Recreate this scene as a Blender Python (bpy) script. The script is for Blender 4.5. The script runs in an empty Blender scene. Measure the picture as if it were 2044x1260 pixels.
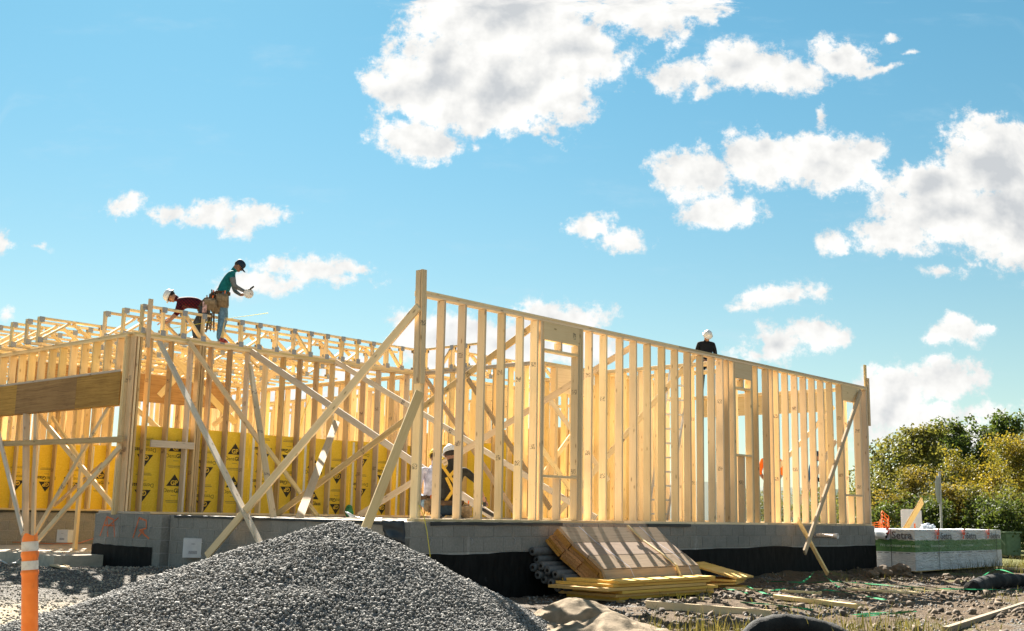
import bpy, bmesh, math, random
import numpy as np
from mathutils import Vector, Matrix, Quaternion, noise as mnoise
random.seed(7); RNG = np.random.default_rng(11)
S = bpy.context.scene; COL = S.collection
# ------------------------------------------------------------------ camera
F_PX = 2260.8; PITCH = 0.172; ROLL = 0.0192; CAMZ = 1.144
CAM = Vector((0, 0, CAMZ))
_F = Vector((0, math.cos(PITCH), math.sin(PITCH))); _U0 = Vector((0, -math.sin(PITCH), math.cos(PITCH))); _R0 = Vector((1, 0, 0))
_R = math.cos(ROLL)*_R0 + math.sin(ROLL)*_U0; _U = -math.sin(ROLL)*_R0 + math.cos(ROLL)*_U0
cd = bpy.data.cameras.new('camera'); cam = bpy.data.objects.new('camera', cd); COL.objects.link(cam)
cam.matrix_world = Matrix(((_R.x, _U.x, -_F.x, CAM.x), (_R.y, _U.y, -_F.y, CAM.y), (_R.z, _U.z, -_F.z, CAM.z), (0, 0, 0, 1)))
cd.sensor_width = 36; cd.lens = 36*F_PX/2044; cd.clip_end = 5000; cd.clip_start = 0.1
S.camera = cam
def ray(px, py): return _F + _R*((px-1022)/F_PX) - _U*((py-630)/F_PX)
# ------------------------------------------------------------------ sun, sky, exposure
SUN_AZ = math.radians(18); SUN_EL = math.radians(38)       # sun behind the building, a little left of straight ahead
to_sun = Vector((-math.sin(SUN_AZ)*math.cos(SUN_EL), math.cos(SUN_AZ)*math.cos(SUN_EL), math.sin(SUN_EL)))
sl = bpy.data.lights.new('sun', 'SUN'); sl.energy = 5.0; sl.angle = math.radians(0.5); sl.color = (1, .94, .84)
so = bpy.data.objects.new('sun', sl); COL.objects.link(so); so.rotation_euler = to_sun.to_track_quat('Z', 'Y').to_euler(); so.location = (0, 0, 40)
S.view_settings.view_transform = 'Standard'; S.view_settings.look = 'None'; S.view_settings.gamma = 1; S.view_settings.exposure = 2.3
S.view_settings.use_curve_mapping = False
S.render.engine = 'CYCLES'
S.cycles.max_bounces = 10; S.cycles.diffuse_bounces = 5; S.cycles.transparent_max_bounces = 8
S.cycles.use_denoising = True

class NT:
    """tiny node-tree helper"""
    def __init__(s, tree): s.t = tree; s.t.nodes.clear()
    def n(s, typ, **kw):
        nd = s.t.nodes.new(typ)
        for k, v in kw.items(): setattr(nd, k, v)
        return nd
    def l(s, a, b): s.t.links.new(a, b)
    def val(s, sock, v):
        if isinstance(v, (int, float)): sock.default_value = v
        elif isinstance(v, (tuple, list, Vector)):
            v = tuple(v); sock.default_value = v + (1,) if len(v) == 3 and len(sock.default_value) == 4 else v
        else: s.l(v, sock)
    def m(s, op, a, b=None, c=None, clamp=False):
        nd = s.n('ShaderNodeMath', operation=op); nd.use_clamp = clamp
        for i, v in enumerate((a, b, c)):
            if v is not None: s.val(nd.inputs[i], v)
        return nd.outputs[0]
    def vm(s, op, a, b=None, scale=None):
        nd = s.n('ShaderNodeVectorMath', operation=op); s.val(nd.inputs[0], a)
        if b is not None: s.val(nd.inputs[1], b)
        if scale is not None: s.val(nd.inputs['Scale'], scale)
        return nd.outputs['Value'] if op in ('LENGTH', 'DOT_PRODUCT', 'DISTANCE') else nd.outputs[0]
    def noise(s, vec, scale, detail=4, rough=.55, lac=2.0, out='Fac', dist=0.0):
        nd = s.n('ShaderNodeTexNoise'); s.val(nd.inputs['Vector'], vec); nd.inputs['Scale'].default_value = scale
        nd.inputs['Detail'].default_value = detail; nd.inputs['Roughness'].default_value = rough; nd.inputs['Lacunarity'].default_value = lac
        nd.inputs['Distortion'].default_value = dist
        return nd.outputs[out]
    def vor(s, vec, scale, out='Distance', feature='F1', rnd=1.0):
        nd = s.n('ShaderNodeTexVoronoi', feature=feature); s.val(nd.inputs['Vector'], vec); nd.inputs['Scale'].default_value = scale
        nd.inputs['Randomness'].default_value = rnd
        return nd.outputs[out]
    def mr(s, v, a, b, c=0.0, d=1.0, smooth=True):
        nd = s.n('ShaderNodeMapRange', interpolation_type='SMOOTHSTEP' if smooth else 'LINEAR')
        s.val(nd.inputs[0], v)
        for i, q in enumerate((a, b, c, d)): s.val(nd.inputs[i+1], q)
        return nd.outputs[0]
    def mix(s, f, a, b, mode='MIX'):
        nd = s.n('ShaderNodeMix', data_type='RGBA', blend_type=mode); s.val(nd.inputs[0], f); s.val(nd.inputs[6], a); s.val(nd.inputs[7], b)
        return nd.outputs[2]
    def xyz(s, v):
        nd = s.n('ShaderNodeSeparateXYZ'); s.l(v, nd.inputs[0]); return nd.outputs
    def comb(s, x, y, z):
        nd = s.n('ShaderNodeCombineXYZ'); s.val(nd.inputs[0], x); s.val(nd.inputs[1], y); s.val(nd.inputs[2], z); return nd.outputs[0]
    def ramp(s, f, stops):
        nd = s.n('ShaderNodeValToRGB'); s.val(nd.inputs[0], f); e = nd.color_ramp.elements
        while len(e) < len(stops): e.new(.5)
        for q, (p, c) in zip(e, stops): q.position = p; q.color = tuple(c) + (1,)
        return nd.outputs[0]

# clouds of the day: (px, py, rx, ry) in the photograph's pixels -> sky directions
CLOUDS = [(1010,35,190,130),(880,150,120,110),(1010,185,150,80),(830,270,75,50),(1140,110,120,80),(1260,20,120,60),(1390,-5,70,50),(760,165,28,32),(1130,205,70,45),
 (950,235,70,30),(1100,-90,360,120),
 (1350,150,52,34),(1470,135,68,52),(1560,140,80,50),(1660,105,65,36),(1405,182,20,16),(1780,78,18,9),(1770,133,40,6),(1825,112,26,6),
 (1400,335,88,52),(1520,320,100,52),(1640,330,100,62),(1735,290,38,24),(1440,415,70,26),(1625,235,10,26),
 (1990,330,120,85),(2080,430,190,110),(1890,430,130,70),(1790,488,110,32),(1665,490,34,26),(1880,545,46,14),(1860,370,80,60),
 (250,400,34,19),(340,414,44,19),(430,420,66,30),(510,432,62,28),(480,452,40,18),
 (620,535,95,30),(530,570,62,27),(680,560,52,16),(700,530,45,20),
 (1180,445,46,23),(1252,478,56,20),(1570,588,68,26),(1480,606,22,6),(1560,690,62,40),(1640,672,44,28),(1510,705,50,18),(1915,660,34,34),(1880,680,40,18),(1960,662,26,12),
 (1800,800,60,55),(1880,770,80,40),(1840,830,120,32),(1745,800,40,50),(1960,830,90,24),(1900,865,200,26),
 (1110,640,85,40),(900,690,130,60),(1010,690,120,55),(800,650,40,26),(1150,690,70,40),(700,740,70,25),
 (2,490,26,26),(74,491,18,10),(6,632,18,12),(946,283,12,11),(300,790,160,30),(560,800,160,30)]
W = bpy.data.worlds.new('World'); S.world = W; W.use_nodes = True
nt = NT(W.node_tree)
def build_world():
    tc = nt.n('ShaderNodeTexCoord'); d = nt.vm('NORMALIZE', tc.outputs['Generated'])
    x, y, z = nt.xyz(d)
    sky = nt.n('ShaderNodeTexSky', sky_type='NISHITA'); sky.sun_disc = False; sky.sun_elevation = SUN_EL; sky.sun_rotation = -SUN_AZ
    sky.altitude = 200; sky.air_density = 1.0; sky.dust_density = 0.1; sky.ozone_density = 1.5
    skyc = nt.mix(1.0, sky.outputs[0], nt.mix(nt.mr(z, .02, .45), (.43, .45, .37), (.325, .555, .50)), 'MULTIPLY')
    ys = nt.m('MAXIMUM', y, 0.05)
    p = nt.comb(nt.m('DIVIDE', x, ys), nt.m('DIVIDE', z, ys), 0.0)
    warp = nt.vm('SUBTRACT', nt.noise(p, 9, 3, .5, out='Color'), (.5, .5, .5))
    pw = nt.vm('ADD', p, nt.vm('SCALE', warp, scale=.035))
    fld = None
    for (px, py, rx, ry) in CLOUDS:
        r = ray(px, py); c = (r.x/r.y, r.z/r.y, 0)
        q = nt.vm('MULTIPLY', nt.vm('SUBTRACT', pw, c), (F_PX/rx*.97, F_PX/ry*.97, 0))
        v = nt.m('SUBTRACT', 1.22, nt.vm('LENGTH', q))
        v = nt.m('MULTIPLY', v, min(1.6, (min(rx, ry)/36)**.5))
        if fld is None: fld = v
        else: fld = nt.m('SMOOTH_MAX', fld, v, .12)
    fld = nt.m('MAXIMUM', fld, -1.5)
    # away from the part of the sky in the photograph the same kind of broken cloud goes on
    gen = nt.m('MULTIPLY', nt.m('SUBTRACT', nt.noise(nt.vm('MULTIPLY', d, (1, 1, 1.9)), 3.2, 2, .5), .55), 5.0)
    inu = nt.mr(nt.m('ABSOLUTE', nt.xyz(p)[0]), .46, .6, 1, 0); inv = nt.mr(nt.xyz(p)[1], .46, .6, 1, 0)
    inside = nt.m('MULTIPLY', nt.m('MULTIPLY', inu, inv), nt.mr(y, .05, .2))
    fld = nt.m('ADD', nt.m('MULTIPLY', fld, inside), nt.m('MULTIPLY', gen, nt.m('SUBTRACT', 1.0, inside)))
    fm = nt.mix(inside, nt.vm('SCALE', d, scale=1.0), p)
    n1 = nt.noise(fm, 17, 10, .66); n2 = nt.noise(nt.vm('ADD', fm, (-.007, .011, 0)), 22, 4, .55); n1s = nt.noise(fm, 22, 4, .55)
    n3 = nt.noise(fm, 62, 8, .68)
    dens = nt.m('ADD', nt.m('MULTIPLY', fld, 1.1), nt.m('ADD', nt.m('MULTIPLY', nt.m('SUBTRACT', n1, .5), 3.4), nt.m('MULTIPLY', nt.m('SUBTRACT', n3, .5), 2.3)))
    alpha = nt.m('POWER', nt.mr(dens, -.12, .62), 1.25)
    hi = nt.noise(nt.vm('MULTIPLY', fm, (3, 9, 1)), 2.2, 6, .65)
    cir = nt.m('MULTIPLY', nt.mr(hi, .52, .85), .35)
    relief = nt.m('MULTIPLY', nt.m('SUBTRACT', n1s, n2), .8)
    deep = nt.mr(nt.m('ADD', fld, nt.m('MULTIPLY', nt.m('SUBTRACT', nt.noise(fm, 5, 3), .5), 2.4)), .85, 2.0)
    lum = nt.m('ADD', nt.m('SUBTRACT', 1.0, nt.m('MULTIPLY', deep, .28)), relief)
    lum = nt.m('MINIMUM', nt.m('MAXIMUM', lum, .72), 1.1)
    ccol = nt.mix(nt.mr(lum, .5, 1.0), (.80, .87, .95), (1, .995, .97))
    ccol = nt.vm('SCALE', ccol, scale=nt.m('MULTIPLY', lum, 4.0))
    haze = nt.mr(z, 0.0, .22, .30, 0.0)
    s1 = nt.mix(nt.m('ADD', cir, haze), skyc, (2.6, 3.35, 3.8))
    out = nt.mix(alpha, s1, ccol)
    out = nt.mix(nt.mr(z, -.06, -.01), (.9, .8, .6), out)
    bg = nt.n('ShaderNodeBackground'); nt.l(out, bg.inputs[0]); bg.inputs[1].default_value = .05
    o = nt.n('ShaderNodeOutputWorld'); nt.l(bg.outputs[0], o.inputs[0])
build_world()
W.cycles.sampling_method = 'MANUAL'; W.cycles.sample_map_resolution = 1024

# ------------------------------------------------------------------ frames
TH = 0.7275
UR = Vector((math.sin(TH), math.cos(TH), 0)); UL = Vector((-math.cos(TH), math.sin(TH), 0)); UP = Vector((0, 0, 1))
K = Vector((-6.488, 19.234, 0))                       # corner of the left framed wall, on the ground plane
FZ = 1.0; WH = 3.07; BW1 = -6.72
BROT = math.atan2(UR.y, UR.x)
def B(a, b, z=0.0): return K + UR*a + UL*b + UP*z
def toB(p): q = p - K; return (q.dot(UR), q.dot(UL), p.z)
def onZ(px, py, z): r = ray(px, py); return CAM + r*((z-CAMZ)/r.z)
def atD(px, py, d): r = ray(px, py); return CAM + r*(d/r.y)
def onPlane(px, py, p0, n): r = ray(px, py); return CAM + r*((p0-CAM).dot(n)/r.dot(n))
def onb(px, py, b): return onPlane(px, py, B(0, b), UL)
def ona(px, py, a): return onPlane(px, py, B(a, 0), UR)

# ------------------------------------------------------------------ object helpers
def link(o, parent=None):
    COL.objects.link(o)
    if parent is not None: o.parent = parent
    return o
def thing(name, label, cat, loc=(0, 0, 0), rotz=0.0, group=None):
    o = bpy.data.objects.new(name, None); link(o); o.location = loc; o.rotation_euler = (0, 0, rotz); o.empty_display_size = .2
    o['label'] = label; o['category'] = cat; o['kind'] = 'thing'
    if group: o['group'] = group
    return o
def tag(o, label, cat, group=None, kind=None):
    o['label'] = label; o['category'] = cat
    if group: o['group'] = group
    if kind: o['kind'] = kind
    return o
def mesh_from(name, verts, faces, mats=(), idx=None, smooth=False):
    me = bpy.data.meshes.new(name); me.from_pydata([tuple(v) for v in verts], [], faces)
    for m in mats: me.materials.append(m)
    if idx is not None:
        for p, i in zip(me.polygons, idx): p.material_index = i
    if smooth: me.polygons.foreach_set('use_smooth', [True]*len(me.polygons))
    me.update(); return me
def obj(name, me, parent=None, mat=None, M=None):
    o = bpy.data.objects.new(name, me); link(o, parent)
    if mat is not None and not me.materials: me.materials.append(mat)
    if M is not None: o.matrix_basis = M
    return o
def bm_obj(name, bm, mat, parent=None, smooth=False, M=None):
    me = bpy.data.meshes.new(name); bm.to_mesh(me); bm.free()
    for m in (mat if isinstance(mat, (list, tuple)) else [mat]): me.materials.append(m)
    if smooth: me.polygons.foreach_set('use_smooth', [True]*len(me.polygons))
    return obj(name, me, parent, None, M)
_cache = {}
def box_mesh(w, t, L, mat, key=''):
    k = (round(w, 4), round(t, 4), round(L, 3), mat.name, key)
    if k not in _cache:
        a, b = w/2, t/2; e = min(.004, min(w, t)*.12)
        if min(w, t) < .006 or L < .02:
            v = [(x, y, z) for z in (0, L) for x, y in ((-a, -b), (a, -b), (a, b), (-a, b))]
            f = [(3, 2, 1, 0), (4, 5, 6, 7), (0, 1, 5, 4), (1, 2, 6, 5), (2, 3, 7, 6), (3, 0, 4, 7)]
        else:   # eased long edges
            ring = [(-a+e, -b), (a-e, -b), (a, -b+e), (a, b-e), (a-e, b), (-a+e, b), (-a, b-e), (-a, -b+e)]
            v = [(x, y, z) for z in (0, L) for x, y in ring]
            f = [tuple(range(7, -1, -1)), tuple(range(8, 16))] + [(i, (i+1) % 8, 8+(i+1) % 8, 8+i) for i in range(8)]
        _cache[k] = mesh_from('lumber', v, f, [mat])
    return _cache[k]
def frameM(p0, zdir, xhint):
    z = Vector(zdir).normalized(); x = Vector(xhint) - z*Vector(xhint).dot(z)
    if x.length < 1e-5: x = z.orthogonal()
    x.normalize(); y = z.cross(x)
    return Matrix(((x.x, y.x, z.x, p0[0]), (x.y, y.y, z.y, p0[1]), (x.z, y.z, z.z, p0[2]), (0, 0, 0, 1)))
def lum(parent, name, p0, p1, w, t, xh, mat, inv=None, twist=0.0):
    """a straight piece of timber from p0 to p1; w is its size along xh, t across"""
    p0, p1 = Vector(p0), Vector(p1); L = (p1-p0).length
    M = frameM(p0, p1-p0, xh)
    if twist: M = M @ Matrix.Rotation(twist, 4, 'Z')
    if inv is not None: M = inv @ M
    return obj(name, box_mesh(w, t, round(L, 2) if L > .3 else round(L, 3), mat), parent, None, M)
def bm_box(bm, c, s, M=None):
    r = bmesh.ops.create_cube(bm, size=1.0); vs = r['verts']
    for v in vs:
        v.co = Vector((v.co.x*s[0]+c[0], v.co.y*s[1]+c[1], v.co.z*s[2]+c[2]))
        if M is not None: v.co = M @ v.co
    return vs
def tube_bm(bm, pts, r, seg=8, closed=False, cap=True):
    pts = [Vector(p) for p in pts]; n = len(pts); rings = []
    rr = r if isinstance(r, (list, tuple)) else [r]*n
    up = Vector((0, 0, 1)); prev = None
    for i, p in enumerate(pts):
        t = (pts[min(i+1, n-1)] - pts[max(i-1, 0)]).normalized()
        if prev is None: x = t.orthogonal().normalized()
        else:
            x = prev - t*prev.dot(t); x = x.normalized() if x.length > 1e-6 else t.orthogonal().normalized()
        prev = x; y = t.cross(x)
        rings.append([bm.verts.new(p + (x*math.cos(2*math.pi*k/seg) + y*math.sin(2*math.pi*k/seg))*rr[i]) for k in range(seg)])
    for i in range(n-1):
        for k in range(seg): bm.faces.new((rings[i][k], rings[i][(k+1) % seg], rings[i+1][(k+1) % seg], rings[i+1][k]))
    if cap:
        bm.faces.new(list(reversed(rings[0]))); bm.faces.new(rings[-1])
def lathe_bm(bm, prof, seg=20, M=None, capb=True, capt=True):
    rings = []
    for (r, z) in prof:
        ring = []
        for k in range(seg):
            co = Vector((r*math.cos(2*math.pi*k/seg), r*math.sin(2*math.pi*k/seg), z))
            ring.append(bm.verts.new(M @ co if M is not None else co))
        rings.append(ring)
    for i in range(len(prof)-1):
        for k in range(seg): bm.faces.new((rings[i][k], rings[i][(k+1) % seg], rings[i+1][(k+1) % seg], rings[i+1][k]))
    if capb: bm.faces.new(list(reversed(rings[0])))
    if capt: bm.faces.new(rings[-1])
def np_mesh(name, V, Fc, mat, smooth=False):
    """V (n,3) float, Fc (m,k) int arrays"""
    me = bpy.data.meshes.new(name); n, (m, k) = len(V), Fc.shape
    me.vertices.add(n); me.vertices.foreach_set('co', np.ascontiguousarray(V, np.float32).ravel())
    me.loops.add(m*k); me.loops.foreach_set('vertex_index', np.ascontiguousarray(Fc, np.int32).ravel())
    me.polygons.add(m); me.polygons.foreach_set('loop_start', np.arange(0, m*k, k, dtype=np.int32))
    me.polygons.foreach_set('loop_total', np.full(m, k, np.int32))
    if smooth: me.polygons.foreach_set('use_smooth', np.ones(m, bool))
    me.materials.append(mat); me.update(calc_edges=True); me.validate(); return me

# ------------------------------------------------------------------ materials
def new_mat(name, rough=.7, spec=.3):
    m = bpy.data.materials.new(name); m.use_nodes = True; t = NT(m.node_tree)
    b = t.n('ShaderNodeBsdfPrincipled'); b.inputs['Roughness'].default_value = rough; b.inputs['Specular IOR Level'].default_value = spec
    o = t.n('ShaderNodeOutputMaterial'); t.l(b.outputs[0], o.inputs[0]); t.bsdf = b; t.out = o
    return m, t
def bump(t, h, strength=.3, dist=.01):
    n = t.n('ShaderNodeBump'); t.l(h, n.inputs['Height']); n.inputs['Strength'].default_value = strength; n.inputs['Distance'].default_value = dist
    t.l(n.outputs[0], t.bsdf.inputs['Normal'])
def wood(name, light, dark, knot=(.12, .06, .025), grey=0.0, knots=1.0, var=.35, stamp=0):
    m, t = new_mat(name, .75, .25)
    tc = t.n('ShaderNodeTexCoord'); oi = t.n('ShaderNodeObjectInfo')
    off = t.comb(t.m('MULTIPLY', oi.outputs['Random'], 37.0), t.m('MULTIPLY', oi.outputs['Random'], 91.0), t.m('MULTIPLY', oi.outputs['Random'], 63.0))
    v = t.vm('ADD', tc.outputs['Object'], off)
    w = t.vm('ADD', v, t.vm('SCALE', t.noise(v, 2.0, 2, out='Color'), scale=.05))
    g1 = t.noise(t.vm('MULTIPLY', w, (34, 34, 1.1)), 1.0, 4, .6)
    g2 = t.noise(t.vm('MULTIPLY', w, (160, 160, 3.0)), 1.0, 2, .6)
    g = t.m('ADD', t.m('MULTIPLY', g1, .75), t.m('MULTIPLY', g2, .25))
    c = t.ramp(t.mr(g, .33, .68, smooth=False), [(0, dark), (.45, [(a*.4+b*.6) for a, b in zip(dark, light)]), (1, light)])
    blotch = t.mr(t.noise(v, 1.3, 3), .38, .7)
    c = t.mix(t.m('MULTIPLY', blotch, .30), c, [x*.78 for x in dark])
    kd = t.vor(t.vm('MULTIPLY', w, (9, 9, 3.2)), 1.0)
    c = t.mix(t.m('MULTIPLY', t.mr(kd, .05, .16, 1, 0), .8*knots), c, knot)
    c = t.mix(t.m('MULTIPLY', t.mr(kd, .12, .30, 1, 0), .28*knots), c, dark)
    if stamp:
        ox, oy, oz = t.xyz(tc.outputs['Object']); r3 = t.m('FRACT', t.m('MULTIPLY', oi.outputs['Random'], 29.7))
        fz = t.m('ABSOLUTE', t.m('SUBTRACT', t.m('FRACT', t.m('ADD', t.m('DIVIDE', oz, 1.22), r3)), .5))
        mk = t.m('MULTIPLY', t.m('LESS_THAN', fz, .030), t.m('LESS_THAN', t.m('MAXIMUM', t.m('ABSOLUTE', ox), t.m('ABSOLUTE', oy)), .05))
        mk = t.m('MULTIPLY', mk, t.mr(t.noise(t.vm('MULTIPLY', tc.outputs['Object'], (90, 90, 60)), 1.0, 1), .5, .54))
        c = t.mix(t.m('MULTIPLY', t.m('MULTIPLY', mk, t.m('GREATER_THAN', r3, .6)), .8), c, (.05, .045, .05))
        nl = t.vor(t.vm('MULTIPLY', v, (22, 22, 9)), 1.0); c = t.mix(t.m('MULTIPLY', t.mr(nl, .05, .09, 1, 0), .5), c, (.09, .06, .04))
    hs = t.n('ShaderNodeHueSaturation'); t.l(c, hs.inputs['Color'])
    hs.inputs['Value'].default_value = 1.0
    t.l(t.mr(oi.outputs['Random'], 0, 1, 1-var*.62, 1+var*.38, smooth=False), hs.inputs['Value'])
    r2 = t.m('FRACT', t.m('MULTIPLY', oi.outputs['Random'], 17.3))
    t.l(t.mr(r2, 0, 1, .90-grey, 1.08-grey, smooth=False), hs.inputs['Saturation'])
    t.l(t.mr(r2, 0, 1, .492, .504, smooth=False), hs.inputs['Hue'])
    t.l(hs.outputs[0], t.bsdf.inputs['Base Color']); bump(t, g, .25, .004)
    return m
PINE = wood('pine_fresh', (.84, .67, .425), (.75, .56, .32), var=.5, stamp=1)
PINE_A = wood('pine_amber', (.82, .635, .35), (.70, .505, .24))
PINE_D = wood('pine_brown', (.66, .465, .245), (.48, .315, .14), var=.5, stamp=1)  # browner and darker than the fresh pine
PINE_W = wood('pine_weathered', (.64, .53, .39), (.49, .38, .26), grey=.08, stamp=1)
PINE_B = wood('pine_bracing', (.74, .575, .36), (.60, .43, .235), var=.4, stamp=1)
HEADER = wood('header_veneer', (.50, .285, .070), (.25, .125, .028), knots=.3)
PALEBRD = wood('pale_board', (.48, .335, .205), (.33, .215, .125), knot=(.14, .09, .06), knots=1.0, grey=.08)
ENDGR = wood('end_grain', (.48, .26, .08), (.22, .105, .03), knots=.8)
YELBRD = wood('yellow_board', (.88, .56, .13), (.74, .42, .08), knots=.4)
def plain(name, c, rough=.6, var=.12, scale=8, spec=.3, metal=0.0, b=.0, island=False):
    m, t = new_mat(name, rough, spec); tc = t.n('ShaderNodeTexCoord')
    f = t.noise(tc.outputs['Object'], scale, 5, .6)
    col = t.mix(t.mr(f, .3, .7), [x*(1-var) for x in c], [min(1, x*(1+var)) for x in c])
    t.l(col, t.bsdf.inputs['Base Color']); t.bsdf.inputs['Metallic'].default_value = metal
    if b: bump(t, f, b, .01)
    return m
def concrete(name, c, stain=.35, scale=30):
    m, t = new_mat(name, .92, .15); tc = t.n('ShaderNodeTexCoord'); oi = t.n('ShaderNodeObjectInfo')
    v = t.vm('ADD', tc.outputs['Object'], t.comb(t.m('MULTIPLY', oi.outputs['Random'], 50.0), 0.0, t.m('MULTIPLY', oi.outputs['Random'], 23.0)))
    f = t.noise(v, scale, 6, .7); g = t.noise(v, 3.0, 4, .6)
    col = t.mix(t.mr(f, .25, .75), [x*.78 for x in c], [x*1.18 for x in c])
    col = t.mix(t.m('MULTIPLY', t.mr(g, .45, .75), stain), col, [x*.62 for x in c])
    col = t.mix(t.m('MULTIPLY', oi.outputs['Random'], .22), col, [x*.8 for x in c])
    gp = t.n('ShaderNodeNewGeometry').outputs['Position']
    sk = t.mr(t.noise(t.vm('MULTIPLY', gp, (5, 5, .9)), 1.0, 5, .7), .60, .74); col = t.mix(t.m('MULTIPLY', sk, .55), col, [min(1, x*1.9) for x in c])
    dk = t.mr(t.noise(t.vm('MULTIPLY', gp, (1.3, 1.3, 2.0)), 1.0, 4, .6), .5, .7); col = t.mix(t.m('MULTIPLY', dk, .35), col, [x*.6 for x in c])
    t.l(col, t.bsdf.inputs['Base Color']); bump(t, f, .5, .006)
    return m
CMU = concrete('concrete_block', (.265, .25, .225)); MORTAR = concrete('mortar', (.36, .345, .32)); SLABM = concrete('slab_concrete', (.50, .44, .35), .2, 12)
def bitumen():
    m, t = new_mat('bitumen', .7, .12); tc = t.n('ShaderNodeTexCoord'); v = tc.outputs['Object']
    f = t.noise(t.vm('MULTIPLY', v, (1, 1, .35)), 9, 5, .65); g = t.noise(v, 2.2, 4, .6)
    col = t.mix(t.mr(f, .3, .75), (.004, .004, .0038), (.016, .0155, .0145))
    col = t.mix(t.m('MULTIPLY', t.mr(g, .66, .74), .35), col, (.13, .125, .115))
    t.l(col, t.bsdf.inputs['Base Color']); bump(t, f, .5, .01); return m
BITUMEN = bitumen()
MEMBR = plain('dark_membrane', (.012, .016, .022), .45, .4, 6, .4)
METAL = plain('galvanised', (.30, .31, .32), .55, .2, 60, .4, .35)
ALU = plain('aluminium', (.36, .38, .41), .4, .1, 20, .5, .4)
def panel_mat():
    m, t = new_mat('yellow_sheathing', .7, .2); tc = t.n('ShaderNodeTexCoord'); v = tc.outputs['Object']; oi = t.n('ShaderNodeObjectInfo')
    f = t.noise(v, 40, 4, .6); g = t.noise(t.vm('ADD', v, t.vm('SCALE', oi.outputs['Location'], scale=1.0)), 1.6, 3)
    col = t.mix(t.mr(f, .3, .7), (.76, .50, .035), (.84, .585, .06)); col = t.mix(t.m('MULTIPLY', t.mr(g, .4, .75), .35), col, (.66, .43, .045))
    t.l(col, t.bsdf.inputs['Base Color']); return m
PANEL = panel_mat()
INK = plain('black_print', (.035, .03, .02), .7, .2, 30); INKY = plain('yellow_print', (.72, .47, .05), .7, .05, 30); INKG = plain('faint_print', (.44, .30, .05), .7, .2, 40)
TAPE = plain('joint_tape', (.68, .66, .58), .6, .08, 20)

def ground_mat():
    m, t = new_mat('site_ground', .95, .1); tc = t.n('ShaderNodeTexCoord'); v = tc.outputs['Object']
    fine = t.noise(v, 38, 6, .7); mid = t.noise(v, 5, 5, .65); big = t.noise(v, .8, 4, .6)
    st = t.vor(v, 42, 'Color'); stv = t.xyz(st)[0]; sd = t.vor(v, 42)
    dirt = t.mix(t.mr(mid, .3, .7), (.042, .028, .017), (.125, .088, .056))
    dirt = t.mix(t.m('MULTIPLY', t.mr(fine, .35, .7), .6), dirt, (.16, .118, .078))
    grav = t.mix(stv, (.12, .115, .105), (.34, .32, .29)); grav = t.mix(t.mr(sd, .25, .6), grav, (.07, .06, .05))
    px = t.xyz(v)[0]
    gm = t.m('ADD', t.mr(px, -1.5, 2.0, 1.0, 0.0), t.mr(t.noise(v, 1.3, 4, .6), .56, .66))
    col = t.mix(t.m('MINIMUM', t.m('MULTIPLY', gm, t.mr(mid, .25, .5, .55, 1.0)), 1.0), dirt, grav)
    tan = t.m('MULTIPLY', t.mr(px, -2.5, -1.0, 1, 0), t.mr(t.xyz(v)[1], 12.5, 14.5, 1, 0))  # sunlit warmth painted into the near left ground, short of the building's shadow
    col = t.mix(t.m('MULTIPLY', tan, .55), col, (.46, .37, .24))
    gr = t.m('MULTIPLY', t.mr(px, 3.0, 6.0), t.mr(t.noise(v, .55, 5, .65), .54, .64))
    far = t.mr(t.xyz(v)[1], 27, 33)
    gr = t.m('MAXIMUM', t.m('MULTIPLY', gr, .7), far)
    col = t.mix(gr, col, t.mix(t.mr(fine, .3, .7), (.07, .085, .025), (.17, .155, .06)))
    t.l(col, t.bsdf.inputs['Base Color'])
    h = t.m('ADD', t.m('MULTIPLY', fine, .5), t.m('ADD', mid, t.m('MULTIPLY', sd, -.4))); bump(t, h, .9, .04); return m
GROUND = ground_mat()
def stone_mat(name, lo, hi, warm):
    m, t = new_mat(name, .85, .25); g = t.n('ShaderNodeNewGeometry'); tc = t.n('ShaderNodeTexCoord')
    r = g.outputs['Random Per Island']
    col = t.mix(r, lo, hi); col = t.mix(t.m('MULTIPLY', t.mr(t.m('FRACT', t.m('MULTIPLY', r, 13.7)), .6, 1.0), .45), col, warm)
    f = t.noise(tc.outputs['Object'], 70, 3, .6); col = t.mix(t.mr(f, .3, .75, .35, 0), col, (.10, .10, .10))
    t.l(col, t.bsdf.inputs['Base Color']); return m
STONE = stone_mat('crushed_stone', (.11, .105, .097), (.30, .284, .258), (.24, .20, .155))
STONE_T = stone_mat('tan_stone', (.18, .16, .13), (.42, .37, .29), (.34, .27, .17))
CLOD = stone_mat('earth_clod', (.06, .04, .022), (.20, .14, .085), (.15, .11, .07))
def sand_mat():
    m, t = new_mat('sand', .95, .1); tc = t.n('ShaderNodeTexCoord'); v = tc.outputs['Object']
    a = t.noise(v, 5, 5, .6); b = t.noise(v, 90, 3, .7)
    col = t.mix(t.mr(a, .3, .7), (.17, .13, .085), (.29, .225, .155)); col = t.mix(t.mr(b, .6, .75, 0, .35), col, (.18, .14, .1))
    t.l(col, t.bsdf.inputs['Base Color']); bump(t, t.m('ADD', a, t.m('MULTIPLY', b, .3)), .7, .03); return m
SAND = sand_mat()
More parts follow.
